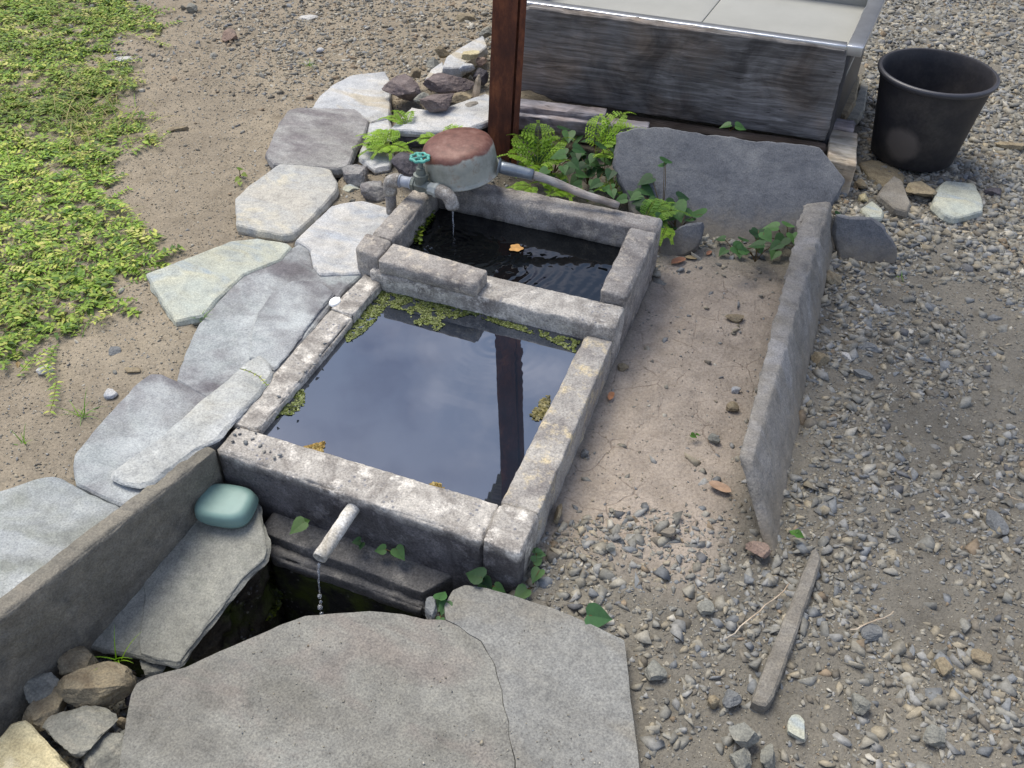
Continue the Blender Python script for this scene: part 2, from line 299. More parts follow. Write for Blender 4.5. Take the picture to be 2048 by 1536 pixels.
def ground_mat():
    m, t, b = newmat('ground_soil'); vv = coords(t)
    n1 = noi(t, vv, 2.2, 5, .6); col = mixc(t, ramp(t, n1, [(.35, (0, 0, 0)), (.65, (1, 1, 1))]).outputs[0], rgb(108, 104, 95), rgb(126, 121, 110))
    # pinkish silt in the run beside the trough
    ge = nd(t, 'ShaderNodeNewGeometry'); sx = nd(t, 'ShaderNodeSeparateXYZ'); t.links.new(ge.outputs['Position'], sx.inputs[0])
    def band(o, a, b_, c, d):
        m1 = nd(t, 'ShaderNodeMapRange'); m2 = nd(t, 'ShaderNodeMapRange'); m1.interpolation_type = m2.interpolation_type = 'SMOOTHSTEP'
        m1.inputs[1].default_value = a; m1.inputs[2].default_value = b_; m2.inputs[1].default_value = c; m2.inputs[2].default_value = d; m2.inputs[3].default_value = 1; m2.inputs[4].default_value = 0
        for q in (m1, m2): t.links.new(sx.outputs[o], q.inputs[0])
        mu = nd(t, 'ShaderNodeMath', operation='MULTIPLY'); t.links.new(m1.outputs[0], mu.inputs[0]); t.links.new(m2.outputs[0], mu.inputs[1]); return mu.outputs[0]
    mu = nd(t, 'ShaderNodeMath', operation='MULTIPLY'); t.links.new(band(0, .56, .62, .88, .98), mu.inputs[0]); t.links.new(band(1, -.05, .12, .95, 1.2), mu.inputs[1])
    silt = ramp(t, noi(t, vv, 7, 4, .6), [(.35, rgb(154, 143, 130)), (.6, rgb(170, 158, 144)), (.75, rgb(142, 133, 121))]).outputs[0]
    lx = nd(t, 'ShaderNodeMapRange'); lx.inputs[1].default_value = .35; lx.inputs[2].default_value = -.45; t.links.new(sx.outputs[0], lx.inputs[0])
    col = mixc(t, lx.outputs[0], col, mixc(t, ramp(t, n1, [(.35, (0, 0, 0)), (.65, (1, 1, 1))]).outputs[0], rgb(136, 126, 110), rgb(154, 143, 124)))
    col = mixc(t, mu.outputs[0], col, silt)
    col = mixc(t, .55, col, ramp(t, noi(t, vv, 16, 6, .72), [(.3, (.62, .6, .57)), (.5, (1, 1, 1)), (.72, (1.25, 1.23, 1.2))]).outputs[0], 'MULTIPLY')
    col = mixc(t, .55, col, ramp(t, noi(t, vv, 170, 3, .75), [(.3, (.5, .48, .46)), (.5, (1, 1, 1)), (.72, (1.35, 1.33, 1.3))]).outputs[0], 'MULTIPLY')
    dv = nd(t, 'ShaderNodeVectorMath', operation='ADD'); sc = nd(t, 'ShaderNodeVectorMath', operation='SCALE'); sc.inputs['Scale'].default_value = .03
    nn = nd(t, 'ShaderNodeTexNoise'); nn.inputs['Scale'].default_value = 16; t.links.new(vv, nn.inputs['Vector']); t.links.new(nn.outputs['Color'], sc.inputs[0]); t.links.new(vv, dv.inputs[0]); t.links.new(sc.outputs[0], dv.inputs[1])
    vo = nd(t, 'ShaderNodeTexVoronoi', feature='DISTANCE_TO_EDGE'); vo.inputs['Scale'].default_value = 11; t.links.new(dv.outputs[0], vo.inputs['Vector'])
    ck = ramp(t, vo.outputs['Distance'], [(0, (1, 1, 1)), (.022, (0, 0, 0))]).outputs[0]
    ck = mixc(t, 1, ck, ramp(t, noi(t, vv, 8, 3), [(.46, (0, 0, 0)), (.6, (1, 1, 1))]).outputs[0], 'MULTIPLY')
    ck = mixc(t, 1, ck, mu.outputs[0], 'MULTIPLY')
    ckm = nd(t, 'ShaderNodeMath', operation='MULTIPLY'); ckm.inputs[1].default_value = .38; t.links.new(ck, ckm.inputs[0])
    col = mixc(t, ckm.outputs[0], col, rgb(90, 72, 56))
    t.links.new(col, b.inputs['Base Color']); b.inputs['Roughness'].default_value = .95; b.inputs['Specular IOR Level'].default_value = .2
    inv = nd(t, 'ShaderNodeMath', operation='MULTIPLY'); inv.inputs[1].default_value = -1; t.links.new(ck, inv.inputs[0])
    bump(t, b, [(noi(t, vv, 25, 6, .75), .9, .010), (inv.outputs[0], .5, .004), (noi(t, vv, 130, 4, .75), .8, .004)])
    return m
g = mk('ground', V, FQ, ground_mat(), smooth=True, origin=Vector((0, 0, 0))); tag(g, kind='structure')
def gz(x, y): return float(ground(np.array([x]), np.array([y]))[0])

# ---------------------------------------------------------------- shape builders
def rough_box(name, quad, z0, z1, mat, parent=None, r=.008, amp=.0022, chip=.007, seed=0, res=.009, label=None):
    r = r*.55 if r >= .006 else r; amp = amp*.75
    """quad: four xy corners (counter-clockwise); z1 a number or four corner heights: worn block with rounded, chipped arrises"""
    q = [Vector((p[0], p[1])) for p in quad]; zt = [z1]*4 if not hasattr(z1, '__len__') else list(z1)
    la, lb, lc = ((q[1]-q[0]).length+(q[2]-q[3]).length)/2, ((q[3]-q[0]).length+(q[2]-q[1]).length)/2, sum(zt)/4-z0
    def ticks(l):
        n = max(2, int((l-2*r)/res)); return [0, r*.45, r] + [r+(l-2*r)*k/n for k in range(1, n)] + [l-r, l-r*.45, l]
    T = [ticks(la), ticks(lb), ticks(lc)]; n = [len(t)-1 for t in T]; idx = {}; P = []; 
    dims = (la, lb, lc); off = Vector((seed*3.1, seed*1.7, seed*.9))
    def vert(i, j, k):
        key = (i, j, k)
        if key in idx: return idx[key]
        l = Vector((T[0][i], T[1][j], T[2][k])); c = Vector([min(max(l[m], r), dims[m]-r) for m in range(3)])
        d = l-c; nrm = d.normalized() if d.length > 1e-9 else Vector((0, 0, 1)); p = c+nrm*r if d.length > 1e-9 else l
        nedge = sum(1 for m in range(3) if abs(d[m]) > r*.4)
        cc = fbm((p+off), 14, 2); fn = fbm(p+off, 45, 3)
        disp = amp*(fn*1.2+cc*1.2)
        if nedge >= 2: disp -= max(0, cc+.05)*chip*.8 + max(0, fn-.05)*chip*.9
        p = p+nrm*disp
        u, v, s = p.x/la, p.y/lb, p.z/lc
        xy = q[0]*(1-u)*(1-v)+q[1]*u*(1-v)+q[2]*u*v+q[3]*(1-u)*v
        zz = zt[0]*(1-u)*(1-v)+zt[1]*u*(1-v)+zt[2]*u*v+zt[3]*(1-u)*v
        idx[key] = len(P); P.append((xy.x, xy.y, z0+(zz-z0)*s)); return idx[key]
    Fc = []
    for k in (0, n[2]):
        for i in range(n[0]):
            for j in range(n[1]):
                f = [vert(i, j, k), vert(i+1, j, k), vert(i+1, j+1, k), vert(i, j+1, k)]; Fc.append(f if k else f[::-1])
    for j in (0, n[1]):
        for i in range(n[0]):
            for k in range(n[2]):
                f = [vert(i, j, k), vert(i+1, j, k), vert(i+1, j, k+1), vert(i, j, k+1)]; Fc.append(f if j == 0 else f[::-1])
    for i in (0, n[0]):
        for j in range(n[1]):
            for k in range(n[2]):
                f = [vert(i, j, k), vert(i, j+1, k), vert(i, j+1, k+1), vert(i, j, k+1)]; Fc.append(f[::-1] if i == 0 else f)
    o = mk(name, P, Fc, mat, parent, smooth=True)
    if label: o['label'] = label
    return o
def slab(name, pts, thick, mat, parent=None, n=None, seed=0, jit=.0018, step=.010, und=.0016, inset=.004, grow=.003):
    """flat broken stone: pts is the traced top outline in world space, lying on one plane"""
    P = [Vector(p) for p in pts]; c = sum(P, Vector())/len(P)
    if n is None: n = Vector((0, 0, 1))
    n = Vector(n).normalized(); e1 = Vector((1, 0, 0)); e1 = (e1-n*e1.dot(n)).normalized(); e2 = n.cross(e1)
    A = [Vector(((p-c).dot(e1), (p-c).dot(e2))) for p in P]
    area = sum(A[k].x*A[(k+1) % len(A)].y-A[(k+1) % len(A)].x*A[k].y for k in range(len(A)))
    if area < 0: A.reverse()
    R = []
    for k in range(len(A)):
        a, b = A[k], A[(k+1) % len(A)]; m = max(1, int((b-a).length/step))
        for s in range(m): R.append(a.lerp(b, s/m))
    m = len(R); S = []
    for k in range(m): S.append((R[k-1]+R[k]*6+R[(k+1) % m])/8)
    nrm = []
    for k in range(m):
        d = (S[(k+1) % m]-S[k-1]).normalized(); nrm.append(Vector((d.y, -d.x)))
    so = Vector((seed*2.7, seed*1.3, seed))
    def jj(k, lay, a): return a*(fbm(Vector((S[k].x, S[k].y, lay*.05))+so, 28, 3))
    ring = []
    for lay, (dz, o_) in enumerate(((0, -inset), (-min(.004, thick*.25), 0), (-thick*.55, grow), (-thick, -.002))):
        rr = []
        for k in range(m):
            q = S[k]+nrm[k]*(o_+jj(k, lay*(lay > 1), jit*(1+lay*.6))); rr.append(q)
        ring.append((rr, dz))
    def to3(q, z): return c+e1*q.x+e2*q.y+n*z
    verts = []; faces = []
    for rr, dz in ring:
        for k, q in enumerate(rr): verts.append(to3(q, dz+(.0012*fbm(Vector((q.x, q.y, 0))+so, 30, 2) if dz == 0 else 0)))
    for l in range(3):
        for k in range(m):
            k2 = (k+1) % m; faces.append((l*m+k, (l+1)*m+k, (l+1)*m+k2, l*m+k2))
    faces.append([3*m+k for k in range(m)][::-1])
    # top cap
    top = ring[0][0]; gs = .022; xs = [q.x for q in top]; ys = [q.y for q in top]; inner = []
    x = min(xs)
    while x < max(xs):
        y = min(ys)
        while y < max(ys):
            inner.append(Vector((x+random.uniform(-.005, .005), y+random.uniform(-.005, .005)))); y += gs
        x += gs
    def ins(q):
        w_ = False
        for k in range(m):
            a, b = top[k], top[(k+1) % m]
            if (a.y > q.y) != (b.y > q.y) and q.x < (b.x-a.x)*(q.y-a.y)/(b.y-a.y)+a.x: w_ = not w_
        return w_
    inner = [q for q in inner if ins(q) and min((q-t_).length_squared for t_ in top) > .00006]
    vs, es, fs, ov, oe, of = geometry.delaunay_2d_cdt(top+inner, [], [list(range(m))], 1, 1e-7)
    mp_ = {}
    for k, q in enumerate(vs):
        src = [s for s in ov[k] if s < m]
        if src: mp_[k] = src[0]
        else:
            mp_[k] = len(verts); verts.append(to3(q, und*fbm(Vector((q.x, q.y, 0))+so, 9, 3)+.0006))
    for f in fs:
        f = [mp_[k] for k in f]
        if len(set(f)) == 3: faces.append(f)
    bm = bmesh.new(); bv = [bm.verts.new(v) for v in verts]
    for f in faces:
        try: bm.faces.new([bv[k] for k in f])
        except ValueError: pass
    bmesh.ops.recalc_face_normals(bm, faces=bm.faces)
    me_v = [v.co.copy() for v in bm.verts]; bm.verts.index_update(); me_f = [[v.index for v in f.verts] for f in bm.faces]; bm.free()
    return mk(name, me_v, me_f, mat, parent)
def rock_mesh(sx, sy, sz, seed, planes=9, sub=4, rough=.06, flat=.0):
    if max(sx, sy) < .018: sub = 3
    planes += 5
    bm = bmesh.new(); bmesh.ops.create_icosphere(bm, subdivisions=sub, radius=1)
    rr = random.Random(seed); pl = []
    for k in range(planes):
        d = Vector((rr.gauss(0, 1), rr.gauss(0, 1), rr.gauss(0, 1))).normalized(); pl.append((d, rr.uniform(.5, .88)))
    if flat: pl.append((Vector((rr.uniform(-.1, .1), rr.uniform(-.1, .1), 1)).normalized(), flat))
    so = Vector((seed*1.3, seed*.7, seed*.37))
    for v in bm.verts:
        p = v.co.copy()
        for d, h in pl:
            e = p.dot(d)-h
            if e > 0: p -= d*e
        p *= 1+rough*fbm(v.co+so, 2.2, 4); p += v.co*rough*.7*fbm(v.co+so, 7, 3)
        v.co = Vector((p.x*sx, p.y*sy, p.z*sz))
    vs = [v.co.copy() for v in bm.verts]; bm.verts.index_update(); fs = [[v.index for v in f.verts] for f in bm.faces]; bm.free()
    return vs, fs
def rock(name, px, py, z, wpx, dpx, hgt, rot, mat, label, cat='stone', seed=1, tilt=(0, 0), sink=.3, parent=None, group=None, planes=9, flat=0, smooth=False, rough=.06):
    """loose stone whose visible middle sits at the traced spot; wpx, dpx are the traced length and width"""
    c = at(px, py, z); k = (c-CAM).length/F; sx, sy = wpx*k/2*1.12, dpx*k/2*1.25; sz = hgt/2*1.2
    vs, fs = rock_mesh(sx, sy, sz, seed, planes, flat=flat, rough=rough)
    Rm = Matrix.Rotation(rot+YAW, 3, 'Z') @ Matrix.Rotation(tilt[0], 3, 'X') @ Matrix.Rotation(tilt[1], 3, 'Y')
    vs = [Rm@v for v in vs]; zm = min(v.z for v in vs); zM = max(v.z for v in vs)
    z = z-.004 if z < -.07 and z > -.1 else z
    o = Vector((c.x, c.y, z-zm-(zM-zm)*.5*0-hgt*sink)) if False else Vector((c.x, c.y, z-(zM+zm)/2))
    ob = mk(name, [v+o for v in vs], fs, mat, parent, smooth=smooth)
    if parent is None: tag(ob, label, cat, group)
    return ob
def tube(pts, rad, seg=12, cap=True):
    pts = [Vector(p) for p in pts]; rad = [rad]*len(pts) if not hasattr(rad, '__len__') else rad
    V_, F_ = [], []; up = None
    for k, p in enumerate(pts):
        d = (pts[min(k+1, len(pts)-1)]-pts[max(k-1, 0)]).normalized()
        if up is None: up = d.orthogonal().normalized()
        up = (up-d*up.dot(d)).normalized(); s = d.cross(up)
        for a in range(seg):
            th = 2*math.pi*a/seg; V_.append(p+(up*math.cos(th)+s*math.sin(th))*rad[k])
    for k in range(len(pts)-1):
        for a in range(seg):
            b = (a+1) % seg; F_.append((k*seg+a, k*seg+b, (k+1)*seg+b, (k+1)*seg+a))
    if cap: F_.append(list(range(seg))[::-1]); F_.append([(len(pts)-1)*seg+a for a in range(seg)])
    return V_, F_
def lathe(prof, c, n=Vector((0, 0, 1)), seg=40, e=None, closed=False):
    """profile of (radius, height) turned about axis n through c"""
    n = Vector(n).normalized(); e1 = n.orthogonal().normalized(); e2 = n.cross(e1); V_, F_ = [], []
    for r_, h in prof:
        for a in range(seg):
            th = 2*math.pi*a/seg; V_.append(c+n*h+(e1*math.cos(th)+e2*math.sin(th))*r_)
    m = len(prof)
    for k in range(m-1):
        for a in range(seg):
            b = (a+1) % seg; F_.append((k*seg+a, k*seg+b, (k+1)*seg+b, (k+1)*seg+a))
    return V_, F_
def join(*vf):
    V_, F_ = [], []
    for v, f in vf:
        o = len(V_); V_ += list(v); F_ += [[i+o for i in q] for q in f]
    return V_, F_
def poly(pix, z): return [at(x, y, z) for x, y in pix]
def bez(a, b, c, n=10):
    a, b, c = Vector(a), Vector(b), Vector(c); return [a*(1-t)**2+b*2*t*(1-t)+c*t*t for t in [k/n for k in range(n+1)]]
# ---------------------------------------------------------------- the trough
def rough_block(name, quad0, quad1, z0, z1, mat, parent=None, **kw):
    """like rough_box but the top footprint may differ from the bottom one (leaning walls)"""
    o = rough_box(name, quad0, z0, z1, mat, parent, **kw)
    me = o.data; loc = o.location + (parent.location if parent else Vector())
    q0 = [Vector((p[0], p[1])) for p in quad0]; q1 = [Vector((p[0], p[1])) for p in quad1]; zt = max(z1) if hasattr(z1, '__len__') else z1
    la = (q0[1]-q0[0]); lb = (q0[3]-q0[0])
    for v in me.vertices:
        p = v.co+loc; s = (p.z-z0)/(zt-z0); r = Vector((p.x, p.y))-q0[0]
        det = la.x*lb.y-la.y*lb.x; u = (r.x*lb.y-r.y*lb.x)/det; t_ = (la.x*r.y-la.y*r.x)/det
        d = [q1[k]-q0[k] for k in range(4)]
        sh = d[0]*(1-u)*(1-t_)+d[1]*u*(1-t_)+d[2]*u*t_+d[3]*(1-u)*t_
        v.co.x += sh.x*s; v.co.y += sh.y*s
    return o
tro = empty('water_trough', (.27, .45, -.1), 'old grey concrete water trough with two basins divided by a cross wall', 'trough')
ZB = -.33
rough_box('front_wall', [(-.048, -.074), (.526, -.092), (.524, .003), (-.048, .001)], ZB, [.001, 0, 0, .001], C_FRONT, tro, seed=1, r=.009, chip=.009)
rough_box('corner_block', [(.527, -.094), (.602, -.099), (.600, .008), (.525, .004)], ZB, .005, C_FRONT, tro, seed=2, r=.011, chip=.010)
rough_box('side_wall', [(-.066, .002), (.001, .002), (.001, .405), (-.060, .412)], ZB, [.004, .001, .002, .005], C_FRONT, tro, seed=3, r=.007, chip=.012)
rough_box('side_wall', [(-.060, .410), (.001, .404), (.001, .548), (-.052, .566)], ZB, [.009, .007, .007, .009], C_FRONT, tro, seed=33, r=.006, chip=.008)
rough_box('side_wall', [(.523, .008), (.600, .009), (.586, .552), (.521, .550)], ZB, [-.002, -.002, 0, 0], C_FACE, tro, seed=4, r=.010, chip=.006)
rough_box('cross_wall', [(-.03, .549), (.587, .553), (.586, .642), (-.03, .640)], ZB, .034, C_FRONT, tro, seed=5, r=.010, chip=.007)
rough_box('raised_block', [(-.004, .549), (.252, .541), (.256, .612), (-.004, .634)], .032, .070, C_BACK, tro, seed=6, r=.012, chip=.007)
rough_box('corner_block', [(-.078, .574), (-.008, .560), (-.010, .640), (-.088, .652)], ZB, .071, C_BACK, tro, seed=7, r=.014, chip=.006)
rough_box('back_side_wall', [(-.072, .652), (-.010, .641), (-.018, .935), (-.075, .935)], ZB, [.070, .070, .064, .064], C_BACK, tro, seed=8, r=.012, chip=.010)
rough_box('back_side_wall', [(.522, .643), (.586, .643), (.584, .935), (.514, .935)], ZB, [.062, .062, .062, .062], C_BACK, tro, seed=9, r=.010, chip=.006)
rough_box('back_wall', [(-.075, .936), (.584, .936), (.581, 1.012), (-.06, 1.008)], ZB, [.058, .060, .060, .058], C_BACK, tro, seed=10, r=.014, chip=.006)
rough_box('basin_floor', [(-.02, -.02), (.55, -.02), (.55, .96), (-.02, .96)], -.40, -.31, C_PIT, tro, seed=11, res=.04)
# white spot of paint on the rim
sp = at(670, 602, .0105); vs, fs = lathe([(.0001, .0016), (.010, .0015), (.0135, .0006), (.014, -.005)], Vector((0, 0, 0)), seg=22)
vs = [Vector((v.x*.92, v.y*1.25*(1+.08*math.sin(5*v.x*100)), v.z))+sp for v in vs]
M_WHITE = simple('white_paint', (.82, .82, .79, 1), .7, var=.08)
tag(mk('pebble', vs, fs, M_WHITE, smooth=True), 'flat white oval pebble lying on the left rim of the front basin', 'pebble')

# water
def water_mat(name, tint, ior):
    m, t, b = newmat(name); vv = coords(t)
    c = ramp(t, noi(t, vv, 5, 4), [(.3, tuple(x*.6 for x in tint)), (.7, tint)]).outputs[0]; t.links.new(c, b.inputs['Base Color'])
    b.inputs['Roughness'].default_value = .015; b.inputs['IOR'].default_value = ior
    return m
def water(name, x0, x1, y0, y1, z, step, fn, mat):
    xs = np.arange(x0, x1+step*.5, step); ys = np.arange(y0, y1+step*.5, step); X, Y = np.meshgrid(xs, ys); Z = z+fn(X, Y)
    n_ = len(xs); i, j = np.meshgrid(np.arange(n_-1), np.arange(len(ys)-1)); a = (j*n_+i).ravel()
    return tag(mk(name, np.stack([X.ravel(), Y.ravel(), Z.ravel()], 1), np.stack([a, a+1, a+1+n_, a+n_], 1), mat, smooth=True), kind='structure')
def rip1(X, Y):
    r = np.hypot(X-.33, Y-.46); return .00004*np.sin(r*260)*np.exp(-r*9) + .00007*vfbm(X, Y, 14, 2)
SPX, SPY = .087, .790
def rip2(X, Y):
    r = np.hypot(X-SPX, Y-SPY); th = np.arctan2(Y-SPY, X-SPX)
    return (.0004*np.sin(r*330+1.2*np.sin(th*5)+5*vfbm(X, Y, 18, 2))*np.exp(-r*12) + .00022*np.sin(r*230+7*vfbm(X, Y, 14, 2))*np.exp(-r*2.0)*(.4+1.2*(vfbm(X+3, Y, 7, 2)+.5)) + .0022*vfbm(X, Y, 48, 3)*np.exp(-r*9)
            + .00018*vfbm(X+Y*.4, Y, 60, 2))
M_W1 = water_mat('water_front', (.014, .020, .032, 1), 3.0); M_W2 = water_mat('water_back', (.004, .005, .006, 1), 1.55)
water('water', -.004, .53, -.004, .556, -.018, .006, rip1, M_W1)
water('water', -.02, .53, .62, .945, -.006, .003, rip2, M_W2)
water('water', -.10, .52, -.56, -.14, -.44, .02, lambda X, Y: .0006*vfbm(X, Y, 40, 2), M_W2)

# algae rafts on the water
def algae(name, px, z, label, n=900, seed=1, dens=.55, size=.0036, col=(rgb(98, 110, 44), rgb(56, 66, 26), rgb(134, 142, 90)), lift=.0018):
    """matted weed: a ragged mat of tiny crumpled leaflets floating at the surface"""
    rr = np.random.default_rng(seed); P = poly(px, z); xs = [p.x for p in P]; ys = [p.y for p in P]
    pp = np.array([(p.x, p.y) for p in P]); out_v, out_f, out_c = [], [], []
    k = 0; tries = 0
    while k < n and tries < n*30:
        tries += 1; x = rr.uniform(min(xs), max(xs)); y = rr.uniform(min(ys), max(ys))
        ins = False
        for a in range(len(pp)):
            b = (a+1) % len(pp)
            if (pp[a, 1] > y) != (pp[b, 1] > y) and x < (pp[b, 0]-pp[a, 0])*(y-pp[a, 1])/(pp[b, 1]-pp[a, 1])+pp[a, 0]: ins = not ins
        if not ins: continue
        q = noise.noise(Vector((x*38, y*38, seed)))+.5*noise.noise(Vector((x*110, y*110, seed)))
        if q < .5-dens+.35*noise.noise(Vector((x*260, y*260, 3))): continue
        k += 1; s = size*rr.uniform(.5, 1.3); th = rr.uniform(0, 6.28); h = z+rr.uniform(.0003, lift)*max(.15, min(1, (q-(.5-dens))*1.5))
        o = len(out_v); m = 5; tx, ty = rr.normal(0, .35, 2)
        for a in range(m):
            an = th+a*2*math.pi/m; r_ = s*rr.uniform(.5, 1); dx, dy = math.cos(an)*r_, math.sin(an)*r_*.8; out_v.append((x+dx, y+dy, max(z+.0002, h+dx*tx+dy*ty)))
        out_f.append([o+a for a in range(m)]); c = col[rr.choice(3, p=(.45, .3, .25))]; out_c += [np.array(c[:3])*rr.uniform(.7, 1.25)]*m
    o = mk(name, out_v, out_f, M_ALG, cols=np.array(out_c)); return tag(o, label, 'algae', None, 'stuff')
M_ALG = attrmat('algae', .5, .15, 200, .3, .4)
ZW = -.0175
algae('algae', [(742, 585), (790, 578), (880, 597), (1000, 640), (1160, 682), (1150, 705), (1080, 672), (1000, 650), (940, 628), (900, 640), (875, 662), (830, 648), (815, 622), (760, 610)], ZW, 'band of yellow-green algae floating along the cross wall of the front basin', 6500, 3, .60)
algae('algae', [(700, 640), (740, 595), (775, 610), (752, 640), (728, 665), (695, 685), (684, 668)], ZW, 'clump of yellow-green algae in the back left corner of the front basin', 1700, 4, .75)
algae('algae', [(576, 782), (607, 780), (610, 810), (588, 830), (560, 830), (535, 852), (522, 868), (515, 862), (545, 825)], ZW, 'olive weed fringe on the water along the left rim', 1100, 5, .75, lift=.003)
algae('algae', [(612, 893), (650, 883), (645, 905), (632, 914), (600, 905)], ZW, 'small orange-brown weed clump floating beside the front rim, nearest the left corner', 260, 6, .9, .005, (rgb(150, 120, 50), rgb(110, 90, 36), rgb(160, 140, 80)))
algae('algae', [(846, 975), (868, 965), (890, 972), (880, 988), (858, 988)], ZW, 'tiny brown weed clump floating at the middle of the front rim', 120, 8, .9, .004, (rgb(150, 124, 60), rgb(110, 90, 36), rgb(160, 140, 80)))
algae('algae', [(1062, 830), (1085, 795), (1098, 788), (1100, 802), (1090, 840), (1065, 842)], ZW, 'olive weed pads against the right wall of the front basin', 160, 9, .85, .006, (rgb(120, 112, 66), rgb(90, 86, 50), rgb(150, 140, 96)))
algae('moss', [(826, 470), (834, 448), (850, 432), (870, 424), (862, 446), (846, 470), (842, 490), (828, 488)], -.002, 'green moss growing at the left wall of the back basin by the tap', 260, 10, .95, .006, (rgb(90, 110, 20), rgb(50, 64, 14), rgb(130, 150, 40)), .02)

# ---------------------------------------------------------------- pit in front of the trough
C_DEEP = concrete('pit_shade_dark', rgb(40, 38, 34), rgb(22, 22, 18), rgb(56, 52, 44), .3, moss=.3)  # near-black walls: the shade inside the pit is put into the colour
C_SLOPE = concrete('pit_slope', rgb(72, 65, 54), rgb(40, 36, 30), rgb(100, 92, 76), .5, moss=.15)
pit = empty('drain_pit', (.26, -.2, -.27), 'dark sunken concrete drain pit with a stepped ledge in front of the trough', 'drain pit')
l0, l1, l2 = at(539, 1072, -.138), at(845, 1186, -.138), at(908, 1170, -.138); m0, m1 = at(548, 1112, -.166), at(836, 1214, -.166)
rough_box('ledge', [(l0.x-.03, l0.y+.004), (l1.x, l1.y), (l2.x, l2.y+.03), (.060, -.076)], -.21, [-.138, -.138, -.132, -.134], C_COPE, pit, seed=21, r=.007, chip=.006)
rough_box('lower_ledge', [(m0.x-.01, m0.y), (m1.x+.01, m1.y), (l1.x+.01, l1.y+.01), (l0.x-.01, l0.y+.01)], -.20, -.166, C_COPE, pit, seed=22, r=.008, chip=.010, amp=.004)
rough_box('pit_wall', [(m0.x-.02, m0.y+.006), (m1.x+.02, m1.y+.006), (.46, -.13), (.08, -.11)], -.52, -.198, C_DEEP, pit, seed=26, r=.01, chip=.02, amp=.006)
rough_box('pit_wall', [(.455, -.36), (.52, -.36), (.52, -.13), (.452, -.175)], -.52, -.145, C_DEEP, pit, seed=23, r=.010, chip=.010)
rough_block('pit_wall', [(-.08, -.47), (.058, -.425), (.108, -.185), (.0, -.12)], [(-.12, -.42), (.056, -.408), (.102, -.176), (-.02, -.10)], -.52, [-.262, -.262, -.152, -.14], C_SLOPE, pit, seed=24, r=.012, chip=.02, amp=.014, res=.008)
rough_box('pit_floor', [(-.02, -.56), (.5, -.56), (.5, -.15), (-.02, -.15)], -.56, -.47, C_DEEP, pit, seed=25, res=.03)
algae('moss', [(520, 1170), (545, 1150), (570, 1175), (550, 1235), (505, 1262), (480, 1250)], -.30, 'dark green moss patches on the sloping left side of the drain pit', 500, 11, .6, .007, (rgb(70, 80, 20), rgb(50, 56, 18), rgb(96, 104, 30)), .03)

# outlet pipe
def pt(px, py, z): return at(px, py, z)
pa, pb = Vector((.258, -.070, -.033)), Vector((.250, -.202, -.048))
vs, fs = tube([pa+(pb-pa)*k/14 + Vector((.0003*math.sin(k*1.3), 0, .0003*math.cos(k*1.9))) for k in range(15)], [.0138+.0003*math.sin(k*2.1) for k in range(15)], 18, False)
vi, fi = tube([pa+(pb-pa)*k/3 for k in range(4)], .0112, 18, False)
m_ = len(vs); rim = [(m_-18+a, m_-18+(a+1) % 18, m_+len(vi)-18+(a+1) % 18, m_+len(vi)-18+a) for a in range(18)]
V_, F_ = join((vs, fs), (vi, [f[::-1] for f in fi])); F_ += rim
M_PVC = concrete('old_white_pipe', rgb(214, 210, 200), rgb(160, 152, 136), rgb(232, 230, 224), .05)
tag(mk('outlet_pipe', V_, F_, M_PVC, smooth=True), 'short stained white plastic outlet pipe sticking out of the trough front', 'pipe')
# trickle and beads of water below it
mw, tw, bw = newmat('falling_water'); bw.inputs['Transmission Weight'].default_value = .85; bw.inputs['Roughness'].default_value = .02; bw.inputs['IOR'].default_value = 1.33; bw.inputs['Base Color'].default_value = (.95, .97, 1, 1); bw.inputs['Specular IOR Level'].default_value = .9
e0 = pb+Vector((0, -.004, -.010)); st = []
for k in range(10): st.append(e0+Vector((.0006*math.sin(k*1.7), -.0016*k, -.0045*k-.00035*k*k)))
wt = empty('water_trickle', e0+Vector((0, -.03, -.3)), 'broken trickle of water drops falling from the outlet pipe into the pit', 'water drops')
V_, F_ = tube(st, [.0026*(1-.05*k)+.0006*math.sin(k*2.3) for k in range(10)], 8); mk('stream', V_, F_, mw, wt, smooth=True)
for k in range(14):
    s = 10+k*1.25; c = e0+Vector((.0012*math.sin(k*2.2), -.0016*s, -.0045*s-.00035*s*s)); rr_ = (.0046, .0032, .0052, .0038)[k % 4]
    bmx = bmesh.new(); bmesh.ops.create_icosphere(bmx, subdivisions=2, radius=rr_); bmx.verts.index_update()
    V_, F_ = [Vector((v.co.x, v.co.y, v.co.z*1.2))+c for v in bmx.verts], [[v.index for v in f.verts] for f in bmx.faces]; bmx.free(); mk('drop', V_, F_, mw, wt, smooth=True)

# ---------------------------------------------------------------- left paving stones
ZP = .004
def pave(px, z, thick, mat, label, seed, cat='paving stone', **kw):
    o = slab('flagstone', poly(px, z) if not isinstance(z, tuple) else [atp(x, y, z[0], Vector(z[1])) for x, y in px], thick, mat, seed=seed, n=None if not isinstance(z, tuple) else z[1], **kw)
    return tag(o, label, cat, 'flat paving stones')
pave([(622, 217), (640, 190), (662, 171), (700, 150), (770, 142), (779, 160), (781, 200), (778, 235), (742, 244), (712, 222)], .012, .03, M_S['bluewhite'], 'pale blue-grey paving stone farthest back, touching the purple volcanic rocks', 1)
pave([(576, 219), (600, 214), (711, 217), (737, 241), (731, 264), (715, 289), (696, 332), (675, 337), (546, 327), (530, 305), (541, 282), (558, 244)], .014, .032, M_S['purple'], 'mottled purple-grey paving stone behind the cream one', 2)
pave([(564, 323), (611, 326), (661, 338), (675, 365), (672, 382), (617, 441), (588, 466), (564, 470), (526, 462), (471, 449), (473, 431), (470, 396), (497, 370), (535, 343)], .012, .032, M_S['cream'], 'cream rounded paving stone nearest the small red-leaved weed', 3)
